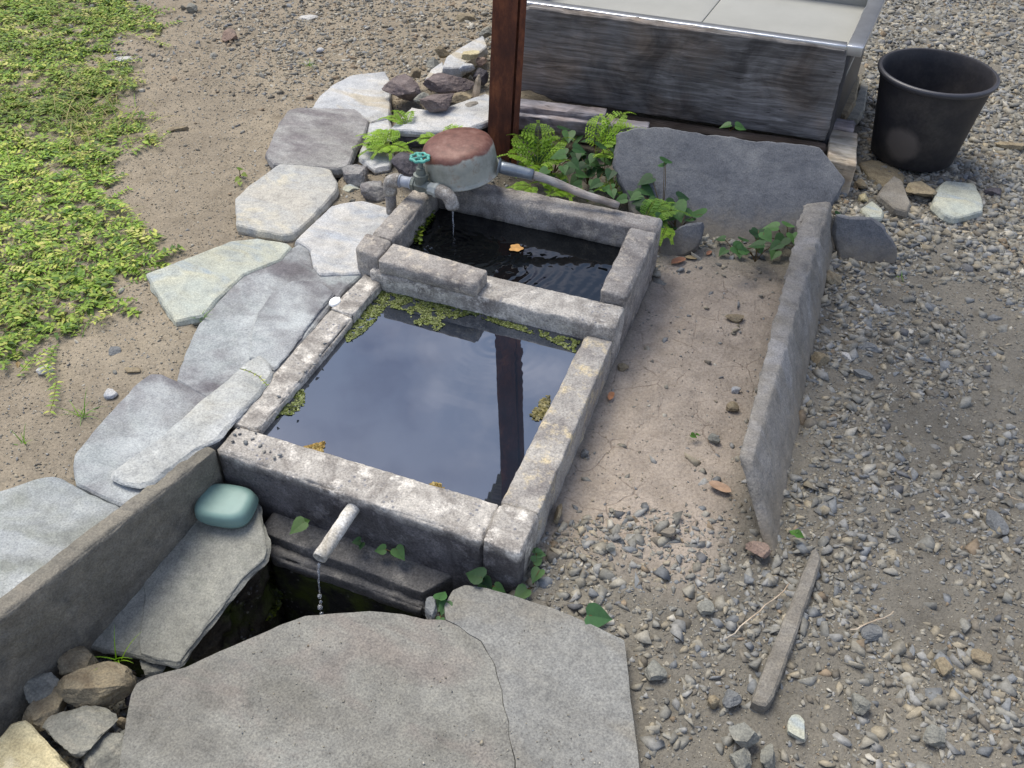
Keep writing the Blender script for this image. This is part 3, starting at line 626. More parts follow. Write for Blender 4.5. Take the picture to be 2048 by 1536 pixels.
pave([(588, 480), (661, 412), (681, 406), (725, 400), (775, 414), (790, 430), (740, 482), (722, 520), (722, 545), (640, 548), (626, 533), (622, 500), (605, 487)], .006, .03, M_S['white'], 'whitish-blue paving stone beside the back basin wall', 4)
pave([(292, 546), (400, 505), (460, 482), (515, 475), (576, 486), (584, 493), (560, 520), (487, 548), (430, 602), (407, 631), (376, 636), (351, 642), (333, 620), (304, 572)], .004, .026, M_S['green'], 'pale greenish pointed paving stone sticking out toward the weeds', 5)
pave([(598, 487), (619, 497), (627, 538), (716, 538), (728, 546), (690, 577), (640, 638), (583, 712), (548, 750), (480, 752), (420, 800), (352, 760), (372, 700), (398, 645), (432, 606), (488, 545), (545, 518)], -.002, .028, M_S['mix'], 'long purple and blue paving stone along the left rim of the front basin', 6)
pave([(540, 590), (585, 560), (640, 562), (668, 586), (628, 634), (575, 708), (548, 738), (524, 716), (498, 716), (506, 660), (518, 622)], .006, .0075, M_S['mix'], 'thin pale blue flake lying on the long purple stone beside the rim', 7, inset=.002, grow=.001)
pave([(300, 746), (322, 747), (352, 758), (405, 785), (460, 800), (440, 880), (400, 905), (330, 980), (302, 1000), (262, 1018), (190, 987), (151, 968), (147, 937), (149, 908), (182, 865), (225, 817), (279, 760)], -.004, .03, M_S['mix'], 'purple and blue mottled paving stone partly under the long light slab', 8)
pave([(494, 722), (520, 708), (534, 722), (546, 746), (511, 792), (454, 854), (436, 876), (400, 895), (356, 926), (306, 962), (279, 970), (250, 967), (223, 952), (224, 940), (315, 878), (372, 828), (411, 792), (458, 756)], .013, .013, M_S['light'], 'long light grey slab lying on top of the kerb stone', 9)
pave([(75, 955), (108, 950), (122, 953), (151, 972), (190, 989), (246, 1018), (228, 1034), (145, 1094), (60, 1158), (-60, 1240), (-200, 1330), (-360, 1240), (-260, 1060), (-60, 1000)], -.002, .03, M_S['bigleft'], 'big flat blue-grey paving stone at the left edge of the photo', 10)
# kerb slab on edge
k0 = at(432, 902, .004).xy; k1 = at(0, 1240, .004).xy; k1 = k0+(k1-k0)*1.35; kn = Vector((-(k1-k0).y, (k1-k0).x)).normalized()*-1
kn = kn if kn.x < 0 else -kn
q = [k0, k1, k1+kn*.040, k0+kn*.036]
if ((q[1]-q[0]).x*(q[2]-q[1]).y-(q[1]-q[0]).y*(q[2]-q[1]).x) < 0: q = [q[0], q[3], q[2], q[1]]
tag(rough_box('kerb_slab', q, -.36, 0.007, M_S['curb'], seed=31, r=.006, chip=.006, amp=.003), 'long grey-brown stone slab set on edge, holding back the paving beside the soap case', 'kerb stone')
# tilted step under the soap case
SP0, SN = Vector((-.02, -.15, -.122)), Vector((-.12, -.27, 1)).normalized()
st_ = empty('step_stone', (-.03, -.25, -.2), 'tapering grey stone step under the green soap case, sloping toward the rubble', 'step stone')
pf = [(388, 1040), (440, 1015), (505, 1000), (518, 1012), (524, 1045), (537, 1095), (532, 1119), (489, 1157), (439, 1223), (385, 1289), (364, 1326), (352, 1332), (273, 1314), (166, 1292), (220, 1222), (286, 1143), (373, 1064)]
slab('lower_layer', [atp(x, y, SP0, SN) for x, y in pf], .013, M_S['step'], st_, n=SN, seed=12)
pf = [(388, 1042), (440, 1017), (503, 1003), (516, 1014), (521, 1045), (532, 1095), (527, 1117), (485, 1155), (435, 1222), (381, 1289), (360, 1324), (352, 1326), (280, 1309), (278, 1270), (290, 1200), (286, 1150), (373, 1067)]
sl_ = slab('upper_layer', [atp(x, y, SP0+SN*.0035, SN) for x, y in pf], .005, M_S['step'], st_, n=SN, seed=13, inset=.002, grow=.0005)

# big slabs in front
CRK = [(890, 1240), (918, 1252), (936, 1268), (962, 1282), (972, 1300), (990, 1330), (994, 1352), (1004, 1380), (1006, 1410), (1018, 1445), (1018, 1475), (1030, 1520), (1030, 1560), (1042, 1640)]
A = [(262, 1388), (272, 1366), (300, 1352), (370, 1335), (440, 1302), (520, 1268), (560, 1250), (610, 1232), (680, 1226), (740, 1222), (800, 1227), (850, 1238)]+CRK+[(230, 1640), (240, 1520), (252, 1440)]
B = [(888, 1210), (905, 1180), (930, 1169), (975, 1176), (1040, 1195), (1100, 1214), (1180, 1246), (1250, 1280), (1256, 1330), (1262, 1400), (1276, 1500), (1290, 1640)]+CRK[::-1]
fs_ = empty('flagstone', at(700, 1450, -.12), 'biggest flat grey slab across the foreground, cracked near its right end', 'paving stone', 'flat paving stones')
slab('slab_piece', poly(A, -.077), .042, M_S['bigfront'], fs_, seed=14, step=.007, und=.0022, jit=.0007, inset=.0005, grow=-.0001)
slab('slab_piece', poly(B, -.077), .040, M_S['front2'], fs_, seed=15, step=.007, und=.0020, jit=.0007, inset=.0008, grow=-.0002)

# ---------------------------------------------------------------- right-hand slabs
sr = rough_block('edging_slab', [(1.044, .140), (1.062, .140), (1.036, 1.37), (.996, 1.37)], [(.919, .258), (.946, .258), (.960, 1.285), (.908, 1.265)], -.16, .035, M_S['slab'], seed=41, r=.004, chip=.008, amp=.003)
tag(sr, 'long thin grey stone slab standing on edge, leaning toward the trough across the mud', 'edging stone')
SP, SNn = Vector((.66, 1.205, -.1)), Vector((.048, -.2, .23)).normalized()
pf = [(1236, 268), (1262, 256), (1330, 254), (1400, 266), (1500, 279), (1600, 288), (1640, 293), (1650, 308), (1668, 330), (1690, 358), (1684, 378), (1668, 400), (1650, 440), (1600, 520), (1400, 520), (1320, 500), (1262, 420), (1228, 330)]
tag(slab('slate_slab', [atp(x, y, SP, SNn) for x, y in pf], .028, M_S['slate'], n=SNn, seed=42, jit=.003), 'large dark blue-grey slate slab leaning back against the timbers below the plank', 'slate slab')
SP2, SN2 = Vector((.60, 1.08, -.1)), Vector((.05, -.8, .5)).normalized()
pf = [(1318, 470), (1345, 466), (1370, 448), (1404, 446), (1404, 478), (1392, 500), (1322, 528), (1316, 500)]
tag(slab('slate_piece', [atp(x, y, SP2, SN2) for x, y in pf], .03, M_S['slate'], n=SN2, seed=43, jit=.003), 'small dark grey stone wedged behind the back right corner of the trough', 'stone')
SP3, SN3 = Vector((1.1, 1.25, -.1)), Vector((.1, -.9, .45)).normalized()
pf = [(1672, 428), (1700, 436), (1742, 436), (1765, 452), (1794, 496), (1790, 530), (1680, 520), (1668, 470)]
tag(slab('slate_piece', [atp(x, y, SP3, SN3) for x, y in pf], .024, M_S['slate'], n=SN3, seed=44, jit=.003), 'low grey slate piece standing in the gravel right of the leaning slate slab', 'slate slab')
pf = [(1626, 1098), (1634, 1094), (1644, 1118), (1618, 1196), (1582, 1300), (1548, 1390), (1532, 1412), (1504, 1402), (1530, 1332), (1566, 1244), (1596, 1172)]
tag(slab('buried_slab', poly(pf, -.082), .05, M_S['plain'], seed=45, jit=.0012), 'narrow grey slab edge showing out of the gravel at lower right', 'edging stone')

# ---------------------------------------------------------------- plank, sink, timbers, post, roof
def wood(name, c1, c2, c3, rot=(0, 0, 0), sc=(3, 40, 40), big=0):
    m, t, b = newmat(name); v2 = coords(t); vv0 = coords(t, (0, 0, 0), sc, rot)
    wv = nd(t, 'ShaderNodeTexNoise'); wv.inputs['Scale'].default_value = 5; wv.inputs['Detail'].default_value = 2; t.links.new(v2, wv.inputs['Vector'])
    s_ = nd(t, 'ShaderNodeVectorMath', operation='SCALE'); s_.inputs['Scale'].default_value = 2.2 if big else 1.0; a_ = nd(t, 'ShaderNodeVectorMath', operation='ADD')
    t.links.new(wv.outputs['Color'], s_.inputs[0]); t.links.new(vv0, a_.inputs[0]); t.links.new(s_.outputs[0], a_.inputs[1]); vv = a_.outputs[0]
    n1 = noi(t, vv, 1.0, 9, .68, .6); col = ramp(t, n1, [(.30, c1), (.5, c2), (.70, c3)]).outputs[0]
    n2 = noi(t, v2, 6, 5, .6, .8); col = mixc(t, .8, col, ramp(t, n2, [(.36, (.36, .35, .36)), (.5, (.9, .89, .9)), (.66, (1.3, 1.3, 1.34))]).outputs[0], 'MULTIPLY')
    br = ramp(t, noi(t, coords(t, (1.3, 0, .4)), 3.4, 5), [(.48, (0, 0, 0)), (.64, (1, 1, 1))]).outputs[0]; col = mixc(t, mixc(t, 1, br, (.75, .75, .75, 1), 'MULTIPLY'), col, mixc(t, 1, col, (1.25, 1.0, .78, 1), 'MULTIPLY'))
    vc = nd(t, 'ShaderNodeVectorMath', operation='MULTIPLY'); vc.inputs[1].default_value = (1.3, 1.6, 1.6); t.links.new(vv, vc.inputs[0]); cr_ = ramp(t, noi(t, vc.outputs[0], 1.0, 3, .5, .5), [(.27, (1, 1, 1)), (.32, (0, 0, 0))]).outputs[0]
    col = mixc(t, mixc(t, 1, cr_, (.75, .75, .75, 1), 'MULTIPLY'), col, rgb(30, 27, 26))
    t.links.new(col, b.inputs['Base Color']); b.inputs['Roughness'].default_value = .8; b.inputs['Specular IOR Level'].default_value = .25
    inv = nd(t, 'ShaderNodeMath', operation='MULTIPLY'); inv.inputs[1].default_value = -1; t.links.new(cr_, inv.inputs[0])
    bump(t, b, [(n1, .7, .006), (inv.outputs[0], .5, .004)]); return m
M_PLANK = wood('weathered_plank', rgb(74, 71, 68), rgb(112, 109, 105), rgb(148, 145, 141), (0, -.12, 0), (3.4, 60, 95), 1)
M_BEAM = wood('grey_beam', rgb(92, 88, 90), rgb(140, 138, 142), rgb(176, 174, 178), (0, 0, 0), (3, 60, 60))
M_PALEW = wood('pale_timber', rgb(152, 144, 126), rgb(186, 178, 160), rgb(210, 204, 190), (0, 0, 0), (6, 70, 70))
BP, BN = Vector((.918, 1.742, 0)), Vector((.083, -.996, 0))
pf = [(1000, 30), (1036, 24), (1060, 14), (1692, 100), (1690, 130), (1672, 200), (1650, 284), (1560, 270), (1400, 246), (1280, 228), (1200, 214), (1150, 208), (1110, 203), (1060, 182), (1000, 186)]
tag(slab('plank', [atp(x, y, BP, BN) for x, y in pf], .032, M_PLANK, n=BN, seed=51, jit=.002, grow=.001, und=.002), 'wide weathered dark grey wooden plank standing on edge in front of the metal sink', 'plank')
def box8(quad, z0, z1, name, mat, parent=None, **kw): return rough_box(name, quad, z0, z1, mat, parent, **kw)
M_STEEL = simple('dull_steel', (.62, .64, .66, 1), .32, .9, .25, 12, .15)
M_SINK = simple('sink_panel', (.33, .33, .30, 1), .45, .0, .12, 6, .1)
ZS = .290
snk = empty('metal_sink', (.45, 2.0, 0), 'shallow metal sink with shiny rim standing behind the plank', 'sink')
a = at(1040, 2, ZS); b = at(1694, 92, ZS); rd = (at(1741, -6, ZS)-at(1694, 92, ZS)).normalized(); fd = (b-a).normalized()
def bar(p, q, wd, side, z0, z1, name, seed, r=.006):
    s = side*wd; quad = [(p.x, p.y), (q.x, q.y), (q.x+s.x, q.y+s.y), (p.x+s.x, p.y+s.y)]
    A2 = sum(quad[k][0]*quad[(k+1) % 4][1]-quad[(k+1) % 4][0]*quad[k][1] for k in range(4))
    if A2 < 0: quad = [quad[0], quad[3], quad[2], quad[1]]
    return rough_box(name, quad, z0, z1, M_STEEL, snk, r=r, amp=.0003, chip=.0004, seed=seed, res=.03)
bk = Vector((-fd.y, fd.x, 0)); far_ = .62
a2 = a-fd*.03; c_ = b+rd*far_; d_ = a2+rd*far_
bar(a2, b, .034, bk, ZS-.028, ZS, 'rim', 61); bar(b-fd*.0, c_, .046, -fd*-1, ZS-.028, ZS+.002, 'rim', 62)
bar(d_, c_, .034, bk, ZS-.028, ZS, 'rim', 63); bar(a2-fd*.040, d_-fd*.040, .038, fd, ZS-.028, ZS+.001, 'rim', 64)
bi = [a2+bk*.036, b+bk*.036+rd*0, c_, d_]
mid = (b-a2)*.5
seam = at(1412, 0, ZS-.09); sk = (seam-a2).dot(fd)
for k, (s0, s1) in enumerate(((.0, sk-.0012), (sk+.0012, (b-a2).length+.02))):
    p, q2 = a2+fd*s0+bk*.036, a2+fd*s1+bk*.036
    quad = [(p.x, p.y), (q2.x, q2.y), (q2.x+rd.x*far_, q2.y+rd.y*far_), (p.x+rd.x*far_, p.y+rd.y*far_)]
    rough_box('panel', quad, ZS-.105, ZS-.088, M_SINK, snk, r=.003, amp=.0004, chip=.0003, seed=65+k, res=.04)
for p_ in (b+rd*.05, c_-rd*.05, d_-rd*.05, a2+rd*.08):
    x, y = p_.x, p_.y; rough_box('leg', [(x-.012, y-.012), (x+.012, y-.012), (x+.012, y+.012), (x-.012, y+.012)], -.08, ZS-.05, M_STEEL, snk, r=.003, amp=.0002, chip=.0002, seed=70, res=.05)
for (p_, q_, o_) in ((a2+bk*.030, b+bk*.030, bk*.006), (b-fd*.001, c_-fd*.001, fd*.006), (d_, c_, bk*.006), (a2-fd*.002, d_-fd*.002, fd*.006)):
    qd = [(p_.x, p_.y), (q_.x, q_.y), (q_.x+o_.x, q_.y+o_.y), (p_.x+o_.x, p_.y+o_.y)]
    if sum(qd[k][0]*qd[(k+1) % 4][1]-qd[(k+1) % 4][0]*qd[k][1] for k in range(4)) < 0: qd = [qd[0], qd[3], qd[2], qd[1]]
    rough_box('basin_side', qd, ZS-.10, ZS-.020, M_SINK, snk, r=.001, amp=.0002, chip=.0001, seed=72, res=.05)
sp_a, sp_b = b+rd*.01-fd*.004, c_-fd*.004
rough_box('side_panel', [(sp_a.x, sp_a.y), (sp_a.x+fd.x*.02, sp_a.y+fd.y*.02), (sp_b.x+fd.x*.02, sp_b.y+fd.y*.02), (sp_b.x, sp_b.y)], -.05, ZS-.03, simple('dark_metal', (.07, .07, .075, 1), .5, .4), snk, r=.002, amp=.0003, chip=.0002, seed=71, res=.04)
# white pipe lying along the right side of the sink
wa, wb = at(1722, 62, .262), at(1768, -50, .262)
V_, F_ = tube([wa.lerp(wb, k/10)+Vector((.002*math.sin(k*2), 0, 0)) for k in range(11)], .017, 14)
tag(mk('side_pipe', V_, F_, M_STEEL, smooth=True), 'shiny metal pipe along the right side of the sink', 'pipe')
# timbers carrying the plank
def timb(px, z, z0, mat, label, seed, cat='timber', **kw):
    P = poly(px, z); q = [(p.x, p.y) for p in P]
    A2 = sum(q[k][0]*q[(k+1) % 4][1]-q[(k+1) % 4][0]*q[k][1] for k in range(4))
    if A2 < 0: q = [q[0], q[3], q[2], q[1]]
    return tag(rough_box('timber', q, z0, z, mat, seed=seed, **kw), label, cat)
timb([(1660, 256), (1716, 266), (1713, 332), (1655, 320)], .0, -.11, M_PALEW, 'pale squared timber end poking out right of the slate slab', 81, r=.004, chip=.003)
timb([(1655, 232), (1712, 241), (1709, 258), (1652, 248)], .012, -.04, M_BEAM, 'narrow weathered grey batten just behind the pale timber end', 82, r=.005, chip=.006)
M_GAPSHADE = wood('gap_shade_wood', rgb(44, 38, 34), rgb(66, 58, 52), rgb(90, 82, 76), (0, 0, 0), (3, 60, 60))
tag(rough_box('timber', [(-.12, 1.60), (.93, 1.685), (.925, 1.735), (-.12, 1.652)], -.12, -.004, M_GAPSHADE, seed=87, r=.005, chip=.006, res=.015), 'added dark filler strip for the shadowed gap under the wide plank', 'timber')  # dark strip added to stand in for the black gap below the plank
timb([(985, 190), (1215, 216), (1210, 232), (980, 206)], .038, -.02, M_BEAM, 'short grey batten tucked against the plank foot next to the post', 88, r=.006, chip=.006)
timb([(960, 204), (1300, 243), (1296, 258), (958, 222)], .020, -.03, M_BEAM, 'upper grey beam under the left half of the plank', 83, r=.006, chip=.006)
timb([(1052, 226), (1262, 250), (1258, 262), (1050, 238)], .004, -.055, M_BEAM, 'lower grey beam under the left half of the plank, just above the ferns', 84, r=.006, chip=.008)
rough_box
pal = M_S['creamy']
def flat(px, z, th, mat, label, seed, cat='stone', group=None, name='flat_stone', n=None, **kw):
    return tag(slab(name, poly(px, z), th, mat, seed=seed, n=n, **kw), label, cat, group)
flat([(1672, 214), (1680, 165), (1694, 138), (1720, 150), (1712, 200), (1692, 230), (1676, 226)], -.035, .03, M_S['tan'], 'tan flat stone between the plank end and the black bucket', 85)
flat([(1694, 236), (1712, 198), (1724, 156), (1736, 170), (1730, 215), (1716, 240)], -.055, .03, M_S['greyrock'], 'grey-green flat stone leaning beside the tan one left of the bucket', 86)
# rusty post
BPp = Vector((-.010, 1.385, -.10)); lean = Vector((.040, 0, 1))
yaw_ = math.radians(20); ex, ey = Vector((math.cos(yaw_), math.sin(yaw_), 0)), Vector((-math.sin(yaw_), math.cos(yaw_), 0))
prof = [(-.047, -.030), (.022, -.036), (.022, -.022), (.029, -.022), (.029, -.036), (.046, -.036), (.046, .036), (-.047, .036)]
V_, F_ = [], []; nz_ = 60; H_ = 1.74
for k in range(nz_+1):
    h = H_*k/nz_
    for (u, v) in prof:
        p = BPp+lean*h+ex*u+ey*v; p += ex*(.0008*fbm(p+Vector((u*9, 0, 0)), 30, 2)); V_.append(p)
m_ = len(prof)
for k in range(nz_):
    for a in range(m_): b = (a+1) % m_; F_.append((k*m_+a, k*m_+b, (k+1)*m_+b, (k+1)*m_+a))
F_.append(list(range(m_))[::-1]); F_.append([nz_*m_+a for a in range(m_)])
mR, t, b = newmat('rust'); vv = coords(t, (0, 0, 0), (1, 1, .35)); n1 = noi(t, vv, 20, 6, .7)
col = ramp(t, n1, [(.3, rgb(64, 40, 32)), (.48, rgb(92, 54, 40)), (.6, rgb(124, 74, 50)), (.72, rgb(156, 106, 70))]).outputs[0]
col = mixc(t, ramp(t, noi(t, coords(t), 6, 5), [(.5, (0, 0, 0)), (.7, (1, 1, 1))]).outputs[0], col, rgb(70, 44, 38))
t.links.new(col, b.inputs['Base Color']); b.inputs['Roughness'].default_value = .75; b.inputs['Specular IOR Level'].default_value = .3; bump(t, b, [(noi(t, coords(t), 120, 5, .7), .6, .002)])
tag(mk('rusty_post', V_, F_, mR), 'rust-brown steel post rising behind the metal dipper', 'post')
# corrugated canopy carried by the post: seen mirrored in the front basin
ZR = 1.63; V_, F_ = [], []; ny_ = 120
cA, cB, cC, cD = Vector((-.075, .86, ZR)), Vector((.85, .95, ZR+.05)), Vector((.85, 1.78, ZR+.05)), Vector((-.062, 1.62, ZR))
for k in range(ny_+1):
    f = k/ny_; l = cA.lerp(cD, f); r_ = cB.lerp(cC, f); dz = .011*math.sin(f*2*math.pi*16)
    for q_ in range(9): V_.append(l.lerp(r_, q_/8)+Vector((0, 0, dz+.02)))
nb = len(V_); V_ += [v-Vector((0, 0, .0015)) for v in V_]
for k in range(ny_):
    for q_ in range(8):
        a = k*9+q_; F_.append((a, a+1, a+10, a+9)); F_.append((nb+a, nb+a+9, nb+a+10, nb+a+1))
M_ROOF = simple('corrugated', (.33, .33, .30, 1), .6, .3, .4, 8)
rf = empty('canopy', (.4, 1.4, ZR), 'low corrugated metal canopy on the rusty post, seen mirrored in the front basin', 'canopy')
mk('roof_sheet', V_, F_, M_ROOF, rf)
rough_box('beam', [(-.03, 1.36), (.80, 1.44), (.80, 1.50), (-.03, 1.42)], ZR-.05, ZR+.005, M_BEAM, rf, r=.004, seed=90, res=.08)
# dark shed beyond the yard (seen mirrored in the back basin)
M_SHED = simple('shed_wood', (.022, .019, .017, 1), .8, var=.5, scale=3); M_SHR = simple('shed_roof', (.03, .03, .035, 1), .7)
sh = empty('shed', (-2.5, 9.2, -.1), 'dark wooden shed beyond the yard, seen only mirrored in the back basin', 'shed')
rough_box('wall', [(-9, 8.2), (4.5, 8.2), (4.5, 11.5), (-9, 11.5)], -.2, 4.7, M_SHED, sh, r=.03, amp=.01, chip=0, seed=91, res=1.5)
mk('roof', [(-9.5, 7.8, 4.72), (5, 7.8, 4.72), (5, 12, 4.72), (-9.5, 12, 4.72), (-9.5, 9.9, 5.9), (5, 9.9, 5.9)], [(0, 1, 5, 4), (3, 4, 5, 2), (0, 4, 3), (1, 2, 5), (0, 3, 2, 1)], M_SHR, sh)

# ---------------------------------------------------------------- bucket
bc = Vector((1.187, 1.935, -.085)); H_ = .272
k_ = (bc-CAM).length
prof = [(.122, 0), (.127, .004), (.150, H_*.62), (.161, H_*.88), (.164, H_-.018), (.171, H_-.014), (.1755, H_-.006), (.1755, H_), (.170, H_+.004), (.164, H_+.003), (.160, H_-.003), (.156, H_-.04), (.146, H_*.6), (.123, .012), (.0, .010)]
M_BKT = None
m, t, b = newmat('bucket_plastic'); vv = coords(t); c = mixc(t, ramp(t, noi(t, vv, 9, 5), [(.45, (0, 0, 0)), (.75, (1, 1, 1))]).outputs[0], (.024, .023, .026, 1), (.058, .052, .048, 1))
c = mixc(t, .4, c, ramp(t, noi(t, vv, 110, 4), [(.3, (.5, .5, .5)), (.7, (1.6, 1.6, 1.6))]).outputs[0], 'MULTIPLY')
# pale brown-grey patch low on the left side
vm = nd(t, 'ShaderNodeVectorMath', operation='DISTANCE'); vn_ = nd(t, 'ShaderNodeTexCoord'); t.links.new(vn_.outputs['Object'], vm.inputs[0]); vm.inputs[1].default_value = (-.045, -.125, .085)
ad = nd(t, 'ShaderNodeMath', operation='MULTIPLY_ADD'); t.links.new(noi(t, vv, 12, 4), ad.inputs[0]); ad.inputs[1].default_value = .05; t.links.new(vm.outputs['Value'], ad.inputs[2])
ms = ramp(t, ad.outputs[0], [(.066, (.85, .85, .85)), (.088, (0, 0, 0))]).outputs[0]; c = mixc(t, ms, c, rgb(104, 97, 92))
t.links.new(c, b.inputs['Base Color']); b.inputs['Roughness'].default_value = .55; b.inputs['Specular IOR Level'].default_value = .35
V_, F_ = lathe(prof[:8]+prof[8:], bc, seg=64); F_.append(list(range(64))[::-1])
V_ = [v+Vector((.0, 0, 0))+(v-bc).cross(Vector((0, 0, 1)))*0 for v in V_]
bk_ = empty('bucket', bc, 'black plastic bucket with a rolled rim standing on stones in the gravel', 'bucket')
seg = 64; body = [f for f in F_]; 
Vb, Fb = lathe(prof[:5], bc, seg=64); Fb.append(list(range(64))[::-1]); Vi, Fi = lathe(prof[9:], bc, seg=64); 
V_, F_ = join((Vb, Fb), (Vi, Fi)); mk('body', V_, F_, m, bk_, smooth=True, origin=bc)
V_, F_ = lathe(prof[4:10], bc, seg=64); M_RIM = simple('bucket_rim', (.045, .045, .052, 1), .42, var=.2); mk('rim', V_, F_, M_RIM, bk_, smooth=True, origin=bc)

# ---------------------------------------------------------------- soap case
M_SOAP = simple('teal_plastic', rgb(114, 143, 136), .5, var=.14, scale=26, bmp=.05, bd=.0005)
sc_c = atp(461, 1026, SP0, SN)+SN*.006
ax1 = Vector((math.cos(math.radians(8)), math.sin(math.radians(8)), 0)); ax1 = (ax1-SN*ax1.dot(SN)*.0); up = (SN*.45+Vector((0, 0, 1))*.55).normalized(); ax1 = (ax1-up*ax1.dot(up)).normalized(); ax2 = up.cross(ax1)
def sbox(a, b, prof, n=56, e=3.2):
    V_, F_ = [], []
    for (s, h) in prof:
        for k in range(n):
            th = 2*math.pi*k/n; cx, sx = math.cos(th), math.sin(th); r_ = (abs(cx)**e+abs(sx)**e)**(-1/e)
            V_.append(sc_c+ax1*(cx*r_*a*s)+ax2*(sx*r_*b*s)+up*h)
    for k in range(len(prof)-1):
        for j in range(n): j2 = (j+1) % n; F_.append((k*n+j, k*n+j2, (k+1)*n+j2, (k+1)*n+j))
    F_.append(list(range(n))[::-1]); F_.append([(len(prof)-1)*n+j for j in range(n)]); return V_, F_
so = empty('soap_case', sc_c, 'closed sea-green plastic soap case with rounded corners in the angle of the kerb slab', 'soap case')
A_, B_ = .059, .044
V_, F_ = sbox(A_, B_, [(.70, 0), (.86, .0015), (.95, .006), (.985, .012), (1.0, .0150), (1.028, .0158), (1.028, .0168)]); mk('base', V_, F_, M_SOAP, so, smooth=True, origin=sc_c)
V_, F_ = sbox(A_, B_, [(1.0, .0172), (1.016, .0178), (1.012, .021), (.99, .027), (.955, .033), (.89, .0375), (.80, .0402), (.70, .0412), (.5, .0418), (.25, .0421), (.05, .0422)]); mk('lid', V_, F_, M_SOAP, so, smooth=True, origin=sc_c)

# ---------------------------------------------------------------- tap
M_PIPE = concrete('old_pipe', rgb(150, 146, 140), rgb(120, 112, 104), rgb(186, 184, 178), .05)
M_BRASS = simple('dull_valve', rgb(112, 118, 112), .55, .4, .5, 40, .4)
M_TEAL = simple('verdigris_wheel', rgb(84, 158, 144), .6, 0, .5, 60, .4)
e1 = Vector((-.110, .846, .108)); v0 = Vector((-.026, .850, .108)); s1 = Vector((.036, .839, .108)); 
tp = empty('water_tap', (-.026, .85, .06), 'old water tap with a sea-green hand wheel on grey pipes above the back basin', 'tap')
V_, F_ = tube([Vector((-.118, .848, -.05)), Vector((-.118, .848, .02)), Vector((-.117, .848, .07))] , .0145, 16); mk('supply_pipe', V_, F_, M_PIPE, tp, smooth=True)
V_, F_ = tube([Vector((-.117, .848, .066)), Vector((-.117, .848, .082))]+bez((-.117, .848, .086), (-.117, .848, .108), (-.092, .8485, .108), 8)+[Vector((-.088, .849, .108))], [.0185]*2+[.0180]*9+[.0195], 18); mk('elbow', V_, F_, M_PIPE, tp, smooth=True)
V_, F_ = tube([Vector((-.090, .849, .108)), Vector((-.045, .850, .108))], .0145, 16); V_, F_ = join((V_, F_), lathe([(.0145, 0), (.0175, .0005), (.0175, .0045), (.0145, .005)], Vector((-.088, .849, .108)), Vector((1, 0, 0)), 18), lathe([(.0145, 0), (.0165, .0005), (.0165, .003), (.0145, .0035)], Vector((-.056, .8495, .108)), Vector((1, 0, 0)), 18)); mk('pipe', V_, F_, simple('grey_pipe', rgb(150, 156, 166), .5), tp, smooth=True)
va = tube([v0+Vector((-.026, 0, 0)), v0+Vector((-.018, 0, 0)), v0+Vector((-.017, 0, 0)), v0+Vector((0, 0, 0)), v0+Vector((.017, -.002, 0)), v0+Vector((.018, -.002, 0)), v0+Vector((.028, -.003, 0))], [.0185, .0185, .0155, .0195, .0155, .0185, .0185], 6)
vb = lathe([(.017, .0), (.017, .022), (.0195, .023), (.0195, .032), (.013, .034), (.011, .048), (.012, .050), (.0075, .052), (.0045, .066), (.0045, .078), (.001, .079)], v0, seg=16)
V_, F_ = join(va, vb); mk('valve_body', V_, F_, M_BRASS, tp, smooth=False)
hc = v0+Vector((0, 0, .078)); hw = []
pts = []
for k in range(49):
    th = 2*math.pi*k/48; r_ = .0225+.0022*math.cos(th*8); pts.append(hc+Vector((math.cos(th)*r_, math.sin(th)*r_, 0)))
hw.append(tube(pts, .0038, 8, False))
for k in range(4):
    th = math.pi/4+k*math.pi/2; hw.append(tube([hc, hc+Vector((math.cos(th)*.021, math.sin(th)*.021, 0))], .0032, 8))
hw.append(lathe([(.0001, .007), (.006, .006), (.007, .003), (.0085, .0), (.0085, -.005), (.0001, -.006)], hc, seg=14))
V_, F_ = join(*hw); mk('hand_wheel', V_, F_, M_TEAL, tp, smooth=True)
V_, F_ = tube([s1+Vector((-.036, .006, 0)), s1+Vector((-.02, .004, 0)), s1+Vector((-.019, .004, 0)), s1+Vector((-.012, .003, 0)), s1+Vector((-.008, .002, 0))], [.0165, .0165, .0195, .0195, .0165], 8); mk('nut', V_, F_, simple('white_nut', rgb(170, 174, 168), .6), tp)
sp1 = s1+Vector((.020, -.004, .0))
V_, F_ = tube([s1+Vector((-.014, .003, 0)), s1+Vector((-.004, .001, 0))]+bez(s1+Vector((0, 0, 0)), s1+Vector((.028, -.007, .001)), s1+Vector((.034, -.010, -.030)), 10)+[s1+Vector((.0345, -.0105, -.036))], [.0155, .0185]+[.0180]*11+[.0150], 18, True); mk('spout', V_, F_, M_PIPE, tp, smooth=True)
se = s1+Vector((.0345, -.0105, -.036)); SPX, SPY = se.x, se.y
V_, F_ = tube([se+Vector((.0005*math.sin(k), .0003*math.cos(k*1.3), -k*.0065)) for k in range(13)], [.0026-.0001*k+.0002*math.sin(k*2) for k in range(13)], 8); tag(mk('water_stream', V_, F_, mw, smooth=True), 'thin stream of water running from the tap into the back basin', 'water stream')

